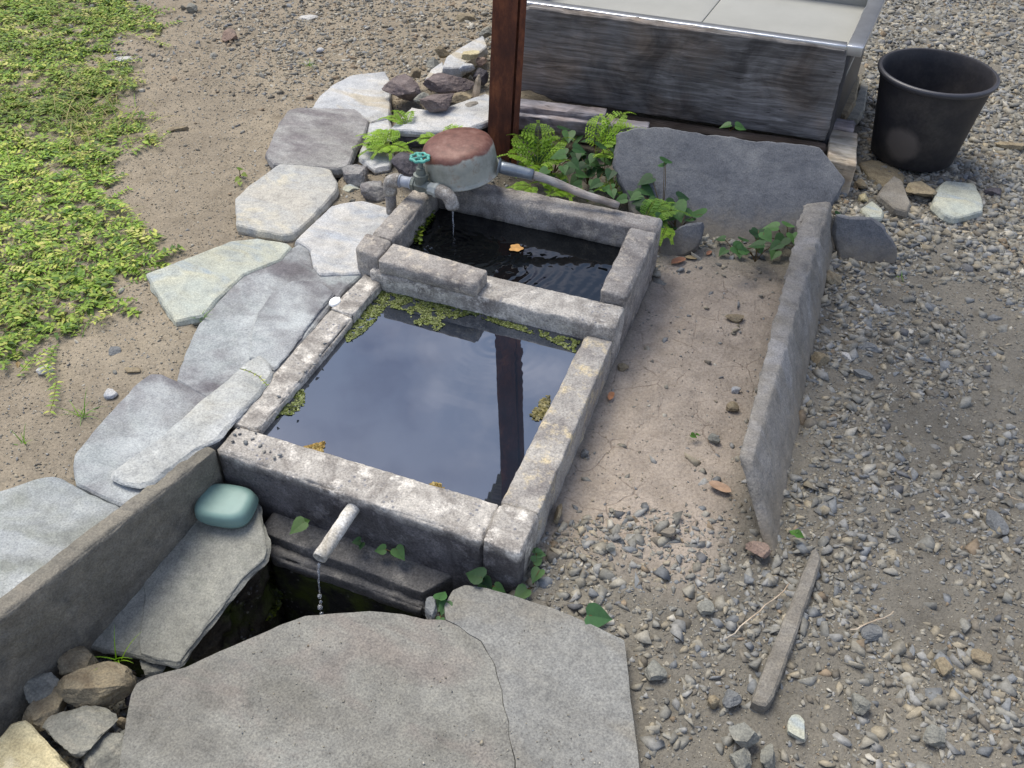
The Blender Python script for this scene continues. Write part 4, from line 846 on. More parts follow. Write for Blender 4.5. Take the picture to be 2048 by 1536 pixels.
# ---------------------------------------------------------------- dipper
pc = Vector((.046, .948, .112)); pn = Vector((-.125, -.06, 1)).normalized()
m, t, b = newmat('pan_metal'); vv = coords(t)
base = ramp(t, noi(t, vv, 14, 5, .7), [(.35, rgb(128, 130, 120)), (.55, rgb(156, 158, 148)), (.72, rgb(172, 170, 156))]).outputs[0]
base = mixc(t, ramp(t, noi(t, vv, 26, 5, .7), [(.56, (0, 0, 0)), (.74, (.8, .8, .8))]).outputs[0], base, rgb(126, 96, 72))
sx = nd(t, 'ShaderNodeSeparateXYZ'); t.links.new(vn2.outputs['Object'] if False else coords(t), sx.inputs[0])
xm = nd(t, 'ShaderNodeMath', operation='MULTIPLY_ADD'); t.links.new(sx.outputs[0], xm.inputs[0]); xm.inputs[1].default_value = -.22; t.links.new(sx.outputs[2], xm.inputs[2])
nm = nd(t, 'ShaderNodeMath', operation='MULTIPLY_ADD'); t.links.new(noi(t, vv, 22, 4), nm.inputs[0]); nm.inputs[1].default_value = .028; t.links.new(xm.outputs[0], nm.inputs[2])
ms = nd(t, 'ShaderNodeMapRange'); ms.inputs[1].default_value = .078; ms.inputs[2].default_value = .083; t.links.new(nm.outputs[0], ms.inputs[0])
rust = ramp(t, noi(t, vv, 40, 5, .7), [(.3, rgb(78, 50, 42)), (.5, rgb(106, 70, 60)), (.75, rgb(128, 98, 88))]).outputs[0]
c = mixc(t, ms.outputs[0], base, rust); t.links.new(c, b.inputs['Base Color']); b.inputs['Roughness'].default_value = .55; b.inputs['Metallic'].default_value = .15; bump(t, b, [(noi(t, vv, 90, 4), .3, .001), (noi(t, vv, 12, 2), .3, .004)])
dp = empty('dipper', pc, 'upside-down metal dipper with a rusty bottom and long wooden handle resting on the trough', 'dipper')
V_, F_ = lathe([(.101, .0), (.104, .001), (.1045, .004), (.100, .0055), (.098, .012), (.0965, .04), (.0955, .058), (.0935, .070), (.089, .079), (.081, .0855), (.070, .0895), (.05, .0935), (.025, .0955), (.001, .0962)], pc, pn, 56)
Vi, Fi = lathe([(.101, .0), (.097, .001), (.0955, .04), (.092, .07), (.075, .084), (.001, .086)], pc, pn, 56)
V_, F_ = join((V_, F_), (Vi, [f[::-1] for f in Fi])); pan = mk('pan', V_, F_, m, dp, smooth=True, origin=pc)
hA = at(998, 334, .142); hB = at(1066, 350, .128); hE = at(1238, 413, .078)
M_FER = simple('ferrule_metal', rgb(128, 136, 144), .4, .5, .4, 30)
V_, F_ = tube([hA.lerp(hB, k/8) for k in range(9)], [.0155, .016, .0165, .0165, .016, .0155, .015, .0148, .0155], 16); mk('ferrule', V_, F_, M_FER, dp, smooth=True)
V_, F_ = lathe([(.0001, .006), (.018, .005), (.023, .002), (.024, 0)], hA-(hB-hA).normalized()*.002, (hB-hA).normalized(), 20); mk('bracket', V_, F_, M_FER, dp, smooth=True)
V_, F_ = tube([hB.lerp(hE, k/16)+Vector((0, 0, .002*math.sin(k*.5))) for k in range(17)], [.0115-.0001*k+.0005*math.sin(k*1.7) for k in range(16)]+[.0085], 12); mk('handle', V_, F_, wood('old_handle', rgb(124, 122, 118), rgb(160, 158, 154), rgb(188, 186, 182), (0, 0, -.3), (6, 90, 90)), dp, smooth=True)

# ---------------------------------------------------------------- loose rocks with a place of their own
R_ = [  # name px py z w d h rot material label seed flat
 ('volcanic_rock', 808, 178, .04, 78, 66, .08, .3, 'lava', 'round purple volcanic rock standing on the farthest paving stone', 101, 0),
 ('volcanic_rock', 893, 168, .05, 92, 46, .06, .1, 'lava', 'wide reddish-purple volcanic rock in the heap left of the post', 102, 0),
 ('volcanic_rock', 872, 206, .075, 88, 44, .05, .25, 'lava', 'dark purple rock lying on the pale slab near the ferns', 103, .55),
 ('rock', 712, 352, .0, 62, 50, .07, .2, 'purple', 'purple-grey boulder between the cream stone and the tap pipe, left of two', 104, .6),
 ('rock', 750, 384, -.005, 56, 46, .06, -.2, 'purple', 'purple-grey boulder touching the tap pipe, right of two', 105, .6),
 ('rock', 818, 336, .03, 72, 58, .08, 0, 'dark', 'dark purple round rock behind the tap wheel', 106, .7),
 ('rock', 700, 380, -.02, 36, 30, .03, .5, 'green', 'small pale stone in the gap right of the cream paving stone', 107, 0),
 ('brick_piece', 934, 136, .06, 34, 16, .03, .3, 'white', 'small pale block in the heap just left of the post', 108, .5),
 ('brick_piece', 942, 112, .085, 36, 20, .03, .35, 'creamy', 'cream block on top of the heap left of the post', 109, .5),
 ('brick_piece', 962, 124, .065, 26, 20, .03, .3, 'pink', 'reddish block touching the left side of the post', 110, .5),
 ('rock', 960, 155, .03, 30, 26, .05, .2, 'dark', 'dark rock behind the upright pale splinter', 111, 0),
 ('rock', 918, 195, .04, 44, 26, .03, .1, 'tan', 'tan stone beneath the wide volcanic rock', 112, 0),
 ('rock', 770, 300, .0, 40, 30, .05, .1, 'dark', 'dark stone under the front of the pale slab by the fern', 131, 0),
 # lower left rubble
 ('rock', 83, 1372, -.185, 62, 44, .035, .75, 'greyrock', 'speckled oval grey stone lying against the kerb slab', 113, 0),
 ('rock', 160, 1326, -.195, 92, 46, .05, .05, 'tan', 'grey-brown stone under the tip of the stone step', 114, .6),
 ('rock', 98, 1420, -.205, 62, 82, .045, -.3, 'tan', 'orange-brown rounded stone between the oval one and the grey-green one', 115, .7),
 ('rock', 192, 1374, -.185, 118, 66, .07, .2, 'tan', 'largest tan angular block in the rubble at lower left', 116, .6),
 ('rock', 166, 1464, -.20, 118, 80, .05, -.1, 'greyrock', 'grey-green flat-topped stone below the tan block', 117, .45),
 ('rock', 206, 1516, -.21, 90, 70, .04, .3, 'greyrock', 'grey stone at the bottom edge beside the big front slab', 118, .5),
 ('rock', 252, 1352, -.225, 24, 40, .04, .5, 'greyrock', 'narrow grey stone filling the gap right of the tan block', 119, 0),
 ('rock', 306, 1336, -.225, 58, 30, .04, .1, 'greyrock', 'pale cracked stone under the lower edge of the step', 120, .5),
 ('rock', 246, 1478, -.225, 24, 26, .03, .1, 'greyrock', 'small grey pebble in the gap by the left edge of the front slab, middle one', 121, 0),
 ('rock', 246, 1448, -.225, 18, 18, .03, .9, 'tan', 'small tan pebble in the gap by the left edge of the front slab, upper one', 122, 0),
 ('rock', 248, 1506, -.225, 20, 30, .03, .4, 'tan', 'small brown pebble in the gap by the left edge of the front slab, lowest', 123, 0),
 ('rock', 270, 1390, -.235, 40, 30, .03, .4, 'dark', 'dark stone in the gap between the tan block and the front slab', 124, 0),
 ('stone_chip', 862, 1217, -.085, 26, 42, .03, .1, 'bluegrey', 'small grey stone chip at the right end of the pit ledge', 125, .6),
 # around the bucket
 ('rock', 1842, 380, -.075, 52, 44, .035, .4, 'tan', 'tan-brown stone in front of the bucket, between the dark and the square one', 127, .5),
 ('rock', 1987, 383, -.085, 30, 26, .03, 0, 'dark', 'black stone right of the square grey-green stone', 128, 0),
 ('rock', 2028, 292, -.085, 54, 22, .03, -.1, 'tan', 'long tan stone at the right edge of the photo, right of the bucket', 129, .5),
 ('rock', 1728, 392, -.085, 22, 26, .03, 0, 'creamy', 'cream pebble left of the dark triangular stone', 130, 0),
 ('rock', 1724, 368, -.085, 24, 22, .03, .7, 'tan', 'tan pebble just right of the pale timber end', 132, 0),
 ('rock', 1665, 553, -.085, 40, 30, .03, -.5, 'tan', 'tan lump of stone against the right side of the standing slab near its far end', 133, 0),
 ('rock', 1641, 716, -.085, 30, 28, .03, .2, 'tan', 'rounded tan stone close to the middle of the standing slab', 134, 0),
 ('rock', 1736, 692, -.092, 38, 24, .022, -.5, 'bluegrey', 'blue-grey flat stone right of the rounded tan stone', 135, .5),
 ('rock', 1700, 712, -.092, 22, 34, .02, .5, 'bluewhite', 'pale blue sliver of stone between the rounded tan and blue-grey stones', 136, .5),
 ('rock', 1728, 748, -.092, 42, 20, .02, -.3, 'bluegrey', 'long blue-grey stone below the pale sliver', 137, .5),
 ('rock', 1470, 636, -.092, 40, 20, .02, .1, 'tan', 'tan flat stone lying in the mud channel', 138, .5),
 ('rock', 1466, 812, -.092, 26, 22, .02, .1, 'tan', 'tan stone in the mud channel close to the standing slab', 139, 0),
 ('rock', 1430, 876, -.092, 30, 20, .02, -.6, 'greyrock', 'grey stone in the mud channel near the front end of the standing slab', 140, 0),
 ('rock', 1472, 778, -.092, 22, 14, .018, 0, 'white', 'pale stone in the mud channel above the tan one', 141, 0),
 ('rock', 1515, 1094, -.088, 46, 40, .03, .3, 'pink', 'reddish-brown stone at the foot of the standing slab', 142, .6),
 ('rock', 1490, 1470, -.075, 58, 44, .04, -.2, 'greyrock', 'large grey knobbly stone near the lower end of the buried slab', 143, 0),
 ('rock', 1592, 1456, -.092, 40, 46, .02, .1, 'green', 'pale square stone lower right of the knobbly one', 144, .4),
 ('rock', 1486, 1520, -.085, 50, 44, .04, .7, 'greyrock', 'grey stone at the bottom edge below the knobbly one', 145, 0),
 ('rock', 1536, 1508, -.085, 34, 46, .04, -.2, 'greyrock', 'upright grey-brown stone at the bottom edge right of its grey neighbour', 146, 0),
 ('rock', 1308, 1340, -.09, 42, 44, .02, .3, 'greyrock', 'round pale grey stone beside the front slab right edge', 147, .5),
 ('rock', 1410, 1214, -.09, 34, 30, .02, .3, 'greyrock', 'round grey-tan stone between the front slab and the buried slab', 148, .5),
 ('rock', 1464, 1398, -.088, 36, 34, .025, .1, 'bluegrey', 'blue-grey stone touching the lower end of the buried slab', 149, 0),
 ('rock', 1426, 1400, -.088, 26, 24, .025, .1, 'tan', 'tan cube of stone left of the blue-grey stone by the buried slab', 150, .6),
 ('rock', 1748, 1262, -.088, 42, 34, .025, .1, 'bluegrey', 'dark blue-grey stone right of the buried slab, ringed by dry grass', 151, .6),
 ('rock', 1992, 1042, -.088, 36, 44, .025, .4, 'bluegrey', 'blue-grey oval stone near the right edge of the photo', 152, .6),
 ('rock', 1338, 1064, -.09, 34, 18, .02, -.1, 'slab', 'light blue stone lying alone on the mud left of the standing slab foot', 153, .5),
 ('rock', 1222, 1092, -.09, 20, 18, .015, 0, 'greyrock', 'small square grey stone on the mud below the light blue one', 154, .5),
 ('rock', 1890, 1334, -.09, 30, 32, .025, 0, 'tan', 'tan square stone on the right-hand gravel', 155, .5),
 ('rock', 1722, 1402, -.088, 34, 36, .03, 0, 'greyrock', 'grey-green stone low on the right-hand gravel', 156, 0),
 ('rock', 1870, 1470, -.088, 40, 30, .025, 0, 'greyrock', 'grey stone near the bottom right corner', 157, .5),
 ('rock', 1965, 1312, -.09, 34, 30, .02, 0, 'tan', 'tan stone near the right edge, lower part', 158, .5),
 ('rock', 1118, 1022, -.085, 18, 44, .03, -.2, 'tan', 'upright tan stone against the trough side near its front corner', 159, 0),
 ('rock', 1170, 905, -.09, 20, 18, .02, 0, 'bluegrey', 'small grey stone against the trough side, higher than the tan one', 160, 0),
 ('rock', 1246, 732, -.09, 24, 16, .02, 0, 'tan', 'small tan stone against the trough side below the cross wall', 161, 0),
 # upper left
 ('rock', 460, 72, -.01, 28, 34, .04, .2, 'pink', 'reddish-brown pointed stone on the gravel at upper left', 162, 0),
 ('rock', 384, 18, -.01, 22, 26, .04, .1, 'greyrock', 'grey stone at the top edge between weeds and gravel', 163, 0),
 ('rock', 616, 36, -.012, 40, 26, .02, .1, 'bluewhite', 'pale blue-grey stone near the top edge of the gravel', 164, .5),
 ('rock', 252, 120, -.01, 34, 18, .02, .1, 'bluewhite', 'pale grey stone at the edge of the weeds, upper left', 165, .5),
 ('rock', 356, 258, -.012, 38, 16, .018, .2, 'tan', 'flat tan stone on the dirt right of the weeds', 166, .5),
 ('rock', 222, 788, -.012, 24, 22, .02, 0, 'white', 'white angular stone on the dirt below the weeds', 167, .6),
 ('rock', 92, 742, -.012, 28, 24, .02, .3, 'bluewhite', 'pale bluish stone at the tip of the trailing weeds', 168, .5),
 ('rock', 228, 704, -.012, 26, 20, .018, 0, 'bluegrey', 'blue-grey stone on the dirt left of the purple paving stone', 169, .5),
 ('rock', 266, 742, -.014, 34, 16, .015, 0, 'tan', 'tan flat stone just above the purple and blue paving stone', 170, .5),
 ('rock', 930, 38, -.01, 40, 28, .03, .1, 'tan', 'pale tan stone on the gravel close to the top of the post', 171, 0),
 ('rock', 640, 100, -.015, 16, 12, .015, .1, 'white', 'small white stone on the upper gravel, nearest the little weed', 172, 0),
]
for (nm_, px, py, z, wp, dp_, h, rot, mt, lab, sd_, fl) in R_:
    rock(nm_, px, py, z, wp, dp_, h, rot, M_S[mt], lab, 'stone', sd_, flat=fl, group='loose stones')
tag(slab('slab_stone', poly([(778, 258), (822, 214), (869, 222), (913, 206), (971, 186), (1000, 200), (985, 238), (920, 262), (854, 262)], .052), .022, M_S['white'], seed=171), 'pale flat stone on top of the heap beside the ferns, behind the tap', 'stone', 'loose stones')
tag(slab('slab_stone', poly([(782, 276), (850, 275), (925, 270), (985, 245), (960, 215), (850, 235)], .026), .03, M_S['dark'], seed=172), 'dark stone directly under the pale flat stone of the heap', 'stone', 'loose stones')
tag(slab('slab_stone', poly([(738, 240), (760, 228), (778, 238), (784, 262), (786, 300), (780, 332), (750, 338), (718, 316), (722, 296), (735, 266)], .006), .02, M_S['bluewhite'], seed=173), 'blue-grey flat stone behind the yellow fern, right of the mottled purple one', 'stone', 'loose stones')
tag(slab('slab_stone', poly([(884, 136), (893, 112), (938, 84), (966, 70), (975, 92), (938, 120), (922, 134)], .06), .04, M_S['bluewhite'], seed=174), 'blue-grey flat slab high in the heap left of the post', 'stone', 'loose stones')
tag(slab('slab_stone', poly([(850, 158), (862, 138), (885, 122), (890, 140), (876, 158)], .045), .02, M_S['bluewhite'], seed=175), 'small bluish slab between the two round volcanic rocks', 'stone', 'loose stones')
tag(slab('slab_stone', poly([(1756, 388), (1766, 372), (1788, 350), (1806, 362), (1822, 406), (1816, 424), (1790, 416)], -.07), .03, M_S['plain'], seed=176), 'dark grey triangular stone in front of the bucket', 'stone', 'loose stones')
tag(slab('slab_stone', poly([(1718, 324), (1745, 318), (1790, 330), (1812, 352), (1806, 368), (1770, 374), (1738, 350)], -.088), .03, M_S['tan'], seed=177), 'brown flat stone under the left side of the bucket', 'stone', 'loose stones')
tag(slab('slab_stone', poly([(1866, 408), (1876, 372), (1890, 360), (1950, 366), (1966, 400), (1966, 422), (1910, 436), (1890, 430)], -.07), .03, M_S['green'], seed=178), 'square grey-green flat stone in front of the bucket', 'stone', 'loose stones')
tag(slab('slab_stone', poly([(1722, 416), (1744, 400), (1768, 420), (1764, 436), (1740, 436)], -.082), .02, M_S['green'], seed=179), 'pale triangular chip in front of the dark triangular stone', 'stone', 'loose stones')
# cream block, lower left corner
tag(slab('cut_block', poly([(-30, 1500), (22, 1448), (48, 1438), (66, 1446), (100, 1490), (142, 1545), (120, 1600), (-60, 1620)], -.17), .08, M_S['creamy'], seed=180, jit=.003), 'cream sawn stone block at the bottom left corner', 'stone', 'loose stones')
# upright pale splinter
c0 = at(950, 200, .03); V_, F_ = tube([c0, c0+Vector((.004, .003, .03)), c0+Vector((.010, .004, .065)), c0+Vector((.012, .006, .082))], [.010, .013, .010, .003], 6)
tag(mk('splinter', V_, F_, M_PALEW), 'upright pale wood splinter in the heap left of the post', 'wood splinter')

rp = random.Random(77)
for k7, (x7, y7, w7, d7, mt7, lab7) in enumerate(((868, 128, 34, 24, 'greyrock', 'grey stone at the far edge of the heap, behind the small bluish slab'), (906, 140, 34, 20, 'plain', 'grey stone in the heap just below the high bluish slab'), (846, 196, 34, 26, 'greyrock', 'grey stone squeezed between the round volcanic rock and the pale slab'), (922, 168, 30, 22, 'dark', 'dark stone in the heap at the right end of the wide volcanic rock'), (950, 96, 34, 24, 'purple', 'purple-grey stone touching the post near the top of the heap'), (944, 216, 40, 26, 'plain', 'grey stone on the right part of the pale slab, close to the post'), (830, 148, 26, 18, 'tan', 'tan stone behind the round volcanic rock'), (970, 66, 30, 22, 'greyrock', 'grey stone farthest back beside the post'), (884, 104, 28, 18, 'tan', 'tan stone on the gravel behind the heap'))):
    rock('rock', x7, y7, .04 if y7 > 110 else .03, w7, d7, .035, rp.uniform(0, 1.5), M_S[mt7], lab7, 'stone', 300+k7, group='loose stones')
# ---------------------------------------------------------------- gravel (numpy, convex chips)
def chip_lib(n, pts, seed):
    out_ = []; rr = random.Random(seed)
    for k in range(n):
        bm = bmesh.new(); ex_ = (1, rr.uniform(.55, .95), rr.uniform(.35, .75))
        for i in range(pts):
            d = Vector((rr.gauss(0, 1), rr.gauss(0, 1), rr.gauss(0, 1))).normalized()*rr.uniform(.85, 1.1); bm.verts.new((d.x*ex_[0], d.y*ex_[1], d.z*ex_[2]))
        r = bmesh.ops.convex_hull(bm, input=bm.verts)
        bmesh.ops.delete(bm, geom=[g for g in r['geom_interior'] if isinstance(g, bmesh.types.BMVert)], context='VERTS')
        bmesh.ops.triangulate(bm, faces=bm.faces); bm.verts.index_update(); bm.faces.index_update()
        out_.append((np.array([v.co[:] for v in bm.verts]), np.array([[v.index for v in f.verts] for f in bm.faces]))); bm.free()
    return out_
LIB = chip_lib(34, 9, 5)
PAL = np.array([rgb(130, 128, 120)[:3], rgb(144, 139, 126)[:3], rgb(151, 142, 123)[:3], rgb(122, 124, 124)[:3], rgb(144, 143, 138)[:3], rgb(114, 108, 97)[:3], rgb(170, 165, 152)[:3], rgb(136, 121, 101)[:3], rgb(104, 104, 104)[:3]])
PW_R = np.array([.28, .22, .10, .10, .13, .09, .03, .02, .03]); PW_T = np.array([.17, .24, .20, .04, .07, .12, .09, .06, .01])*1.0
def scatter(name, xy, size, sink, pal_w, label, seed, zfn=ground, jit=.22):
    rr = np.random.default_rng(seed); n_ = len(xy); z = zfn(xy[:, 0], xy[:, 1])
    Vs, Fs, Cs = [], [], []; off = 0; lib = rr.integers(0, len(LIB), n_); cols = PAL[rr.choice(len(PAL), n_, p=pal_w/pal_w.sum())]*rr.uniform(1-jit, 1+jit, (n_, 1))
    for li in range(len(LIB)):
        id_ = np.where(lib == li)[0]
        if not len(id_): continue
        v, f = LIB[li]; m = len(id_); s = size[id_][:, None, None]; th = rr.uniform(0, 6.283, m); ti = rr.normal(0, .25, (m, 2))
        c, sn = np.cos(th), np.sin(th); X = v[None, :, 0]*c[:, None]-v[None, :, 1]*sn[:, None]; Y = v[None, :, 0]*sn[:, None]+v[None, :, 1]*c[:, None]
        Z = v[None, :, 2]+X*ti[:, :1]+Y*ti[:, 1:]
        P = np.stack([X, Y, Z], 2)*s; P[:, :, 0] += xy[id_, 0][:, None]; P[:, :, 1] += xy[id_, 1][:, None]; P[:, :, 2] += (z[id_]+size[id_]*sink)[:, None]
        Vs.append(P.reshape(-1, 3)); Fs.append((f[None]+(np.arange(m)*len(v))[:, None, None]+off).reshape(-1, 3)); off += m*len(v); Cs.append(np.repeat(cols[id_], len(v), 0))
    o = mk(name, np.concatenate(Vs), np.concatenate(Fs), M_GRAV, cols=np.concatenate(Cs), origin=Vector((0, 0, 0))); return tag(o, label, 'gravel', None, 'stuff')
M_GRAV = attrmat('gravel', .9, 0, 140, .5, .25)
def inpoly(px, py, pg):
    r_ = np.zeros(len(px), bool); pg = np.array(pg, float)
    for a in range(len(pg)):
        b = (a+1) % len(pg); c1 = (pg[a, 1] > py) != (pg[b, 1] > py)
        with np.errstate(divide='ignore', invalid='ignore'): xx = (pg[b, 0]-pg[a, 0])*(py-pg[a, 1])/(pg[b, 1]-pg[a, 1])+pg[a, 0]
        r_ ^= c1 & (px < xx)
    return r_
EXCL = [A, B, [(340, 1000), (437, 890), (720, 495), (850, 380), (1330, 430), (1300, 600), (1040, 1180), (905, 1180), (350, 1340), (0, 1460), (0, 1000), (150, 970)],
        [(1000, 320), (1035, 0), (1735, 0), (1712, 330), (1660, 400), (1640, 460), (1400, 470), (1300, 420)]]
def cand(n_, x0, x1, y0, y1, seed, margin=250):
    rr = np.random.default_rng(seed); xy = np.stack([rr.uniform(x0, x1, n_), rr.uniform(y0, y1, n_)], 1)
    P = np.column_stack([xy, ground(xy[:, 0], xy[:, 1])]); px, py, d = project(P); ok = (d > .2) & (px > -margin) & (px < 2048+margin) & (py > -margin) & (py < 1536+margin)
    for e in EXCL: ok &= ~inpoly(px, py, e)
    return xy[ok], px[ok], py[ok], rr
# right-hand and far gravel
xy, px, py, rr = cand(400000, .55, 4.5, -1.2, 5.5, 11)
clump = vfbm(xy[:, 0]+5, xy[:, 1], 6.5, 4)
dn = np.clip(.52+.62*sstep(900, 200, py)+1.5*clump, .07, 1)
chan = inpoly(px, py, [(1330, 500), (1600, 480), (1480, 900), (1560, 1090), (1440, 1040), (1250, 1010), (1100, 1060), (1130, 950), (1240, 740)])
dn = np.where(chan, .02+.10*sstep(.0, .1, xy[:, 0]-.80+.0*py)*sstep(800, 1000, py), dn)
dn = np.where(inpoly(px, py, [(1060, 1060), (1250, 1020), (1440, 1050), (1560, 1100), (1500, 1400), (1300, 1536), (1255, 1280), (1040, 1190)]), .62+.5*clump, dn)
keep = rr.random(len(xy)) < dn*1.25; xy, py_, ch = xy[keep], py[keep], chan[keep]
sz = np.exp(rr.normal(math.log(.0060), .58, len(xy))); sz = np.clip(sz*np.where(py_ < 550, 1.35, 1.0)*np.where(rr.random(len(xy)) < .04, 1.9, 1.0), .0025, .024)
scatter('gravel', xy, sz, -.02, PW_R, 'loose angular grey and tan gravel on the ground right of the trough', 21)
# far gravel behind the paving, thinner on the dirt
xy, px, py, rr = cand(240000, -3.4, .62, -.9, 6.5, 12)
den = sstep(330, 20, py)*sstep(330, 560, px)*.75+.10+.22*sstep(.0, .35, vfbm(xy[:, 0], xy[:, 1], 6, 3))
keep = rr.random(len(xy)) < den*1.2; xy, py_, px_ = xy[keep], py[keep], px[keep]
sz = np.exp(rr.normal(math.log(.0048), .45, len(xy)))*np.where(py_ < 200, 1.35, .75)
scatter('gravel', xy, np.clip(sz, .002, .020), .0, PW_T, 'fine tan gravel and grit on the dirt behind and left of the paving', 22)
# grit: tiny grains everywhere on the bare soil near the camera
xy, px, py, rr = cand(120000, -1.5, 2.3, -1.0, 2.0, 13); keep = rr.random(len(xy)) < np.where(inpoly(px, py, [(1330, 500), (1600, 480), (1480, 900), (1560, 1090), (1250, 1010), (1100, 1060), (1130, 950), (1240, 740)]), .14, .75); xy = xy[keep]
scatter('grit', xy, np.clip(np.exp(rr.normal(math.log(.0021), .3, len(xy))), .001, .004), .25, PW_T, 'fine grit and soil crumbs scattered over the bare ground', 23)
# rubble at the bottom of the low court
rr = np.random.default_rng(9); q_ = rr.uniform(0, 1, (2600, 2)); xy = np.column_stack([-.19+q_[:, 0]*.26, -.66+q_[:, 1]*.30]); xy = xy[xy[:, 0] > curb_x(xy[:, 1])+.012]
scatter('rubble', xy, rr.uniform(.003, .012, len(xy)), .3, PW_R, 'small broken rubble filling the gaps at lower left', 24)
# crumbs of soil and grit lying on the big front slab
xy = np.array([at(rr.uniform(280, 1250), rr.uniform(1240, 1600), -.0765).xy[:] for _ in range(900)]); P9 = project(np.column_stack([xy, np.full(len(xy), -.0765)])); kk = (inpoly(P9[0], P9[1], A) | inpoly(P9[0], P9[1], B)) & (vfbm(xy[:, 0], xy[:, 1], 8, 2) > -.05); xy = xy[kk]
scatter('grit', xy, np.exp(rr.normal(math.log(.0012), .4, len(xy))), .5, PW_T, 'crumbs of soil and grit lying on the big front slab', 26, zfn=lambda x, y: x*0-.0762)
# pebbles set in the worn left front corner of the rim
q_ = np.array([[at(a_, b_, .0)[0], at(a_, b_, .0)[1]] for a_, b_ in [(480, 870), (498, 860), (468, 885), (492, 888), (506, 880), (520, 893), (478, 858), (512, 868), (540, 905), (560, 912), (470, 872), (600, 762), (630, 730), (575, 800), (550, 830), (610, 745), (650, 690), (590, 815), (640, 712), (560, 795), (530, 905), (548, 918)]])
scatter('pebble_inlay', q_, rr.uniform(.0035, .007, len(q_)), .0, np.array([0, 0, 0, 1, .8, 0, .2, 0, .6]), 'blue-grey pebbles showing in the worn left rim of the front basin', 25, zfn=lambda x, y: x*0+.0035)

# ---------------------------------------------------------------- plants
M_LEAF = attrmat('leaf', .55, .35, 90, .25, .4)
G1 = [np.array(rgb(*c)[:3]) for c in ((138, 170, 60), (112, 146, 54), (158, 182, 74), (82, 114, 46), (192, 198, 98), (210, 206, 124))]
class LM:
    def __init__(s): s.v, s.f, s.c = [], [], []
    def leaf(s, p, d, up, ln, wd, col, fold=.25, n=3, droop=.2):
        """folded pointed leaf: midrib with two sides"""
        d = d.normalized(); side = d.cross(up).normalized(); u = side.cross(d); o = len(s.v)
        prof_ = {3: (.75, .9, .35), 2: (.9, .5)}[n] if n in (2, 3) else None
        s.v.append(p); s.c.append(col)
        for k in range(n):
            t_ = (k+1)/(n+1); m = p+d*ln*t_-u*ln*droop*t_*t_; w_ = wd*.5*prof_[k]
            s.v += [m, m+side*w_+u*w_*fold, m-side*w_+u*w_*fold]; s.c += [col*1.0, col, col]
        s.v.append(p+d*ln-u*ln*droop); s.c.append(col); e_ = len(s.v)-1; a = o+1
        s.f += [(o, a, a+1), (o, a+2, a)]
        for k in range(n-1): b = a+3; s.f += [(a, b, b+1, a+1), (a, a+2, b+2, b)]; a = b
        s.f += [(a, e_, a+1), (a, a+2, e_)]
    def stem(s, pts, r, col):
        V_, F_ = tube(pts, r, 4, False); o = len(s.v); s.v += V_; s.c += [col]*len(V_); s.f += [tuple(i+o for i in f) for f in F_]
    def blade(s, p, d, ln, wd, col, bend=.5):
        o = len(s.v); side = d.cross(Vector((0, 0, 1))).normalized(); n_ = 4
        for k in range(n_+1):
            t_ = k/n_; m = p+d*ln*t_+Vector((0, 0, -bend*ln*t_*t_)); w_ = wd*.5*(1-t_*.95); s.v += [m+side*w_, m-side*w_]; s.c += [col, col]
        for k in range(n_): s.f.append((o+2*k, o+2*k+1, o+2*k+3, o+2*k+2))
    def build(s, name, parent=None, origin=None, mat=None): return mk(name, s.v, s.f, mat or M_LEAF, parent, cols=np.array([tuple(c) for c in s.c]), smooth=False, origin=origin)
# ground cover, left
WP = [(-500, -300), (315, -300), (280, -40), (308, 20), (334, 70), (262, 105), (240, 150), (285, 200), (318, 285), (285, 325), (258, 400), (285, 470), (325, 512), (268, 560), (235, 635), (148, 690), (106, 716), (10, 728), (-500, 870)]
lm_ = LM(); rr = random.Random(3); cnt = 0
r2 = np.random.default_rng(31); CX = np.stack([r2.uniform(-3.6, -.35, 30000), r2.uniform(-.6, 4.6, 30000)], 1)
P3 = np.column_stack([CX, np.full(len(CX), -.01)]); pxx, pyy, dd = project(P3); ok = inpoly(pxx, pyy, WP) & (dd > 0) & (pxx > -250) & (pyy > -200)
gap = vfbm(CX[:, 0]+3, CX[:, 1], 4.5, 3); edge = inpoly(pxx+45, pyy+25, WP) & inpoly(pxx+25, pyy-30, WP)
ok &= (gap > np.where(edge, -.55, -.06)) ; idx = np.where(ok)[0]
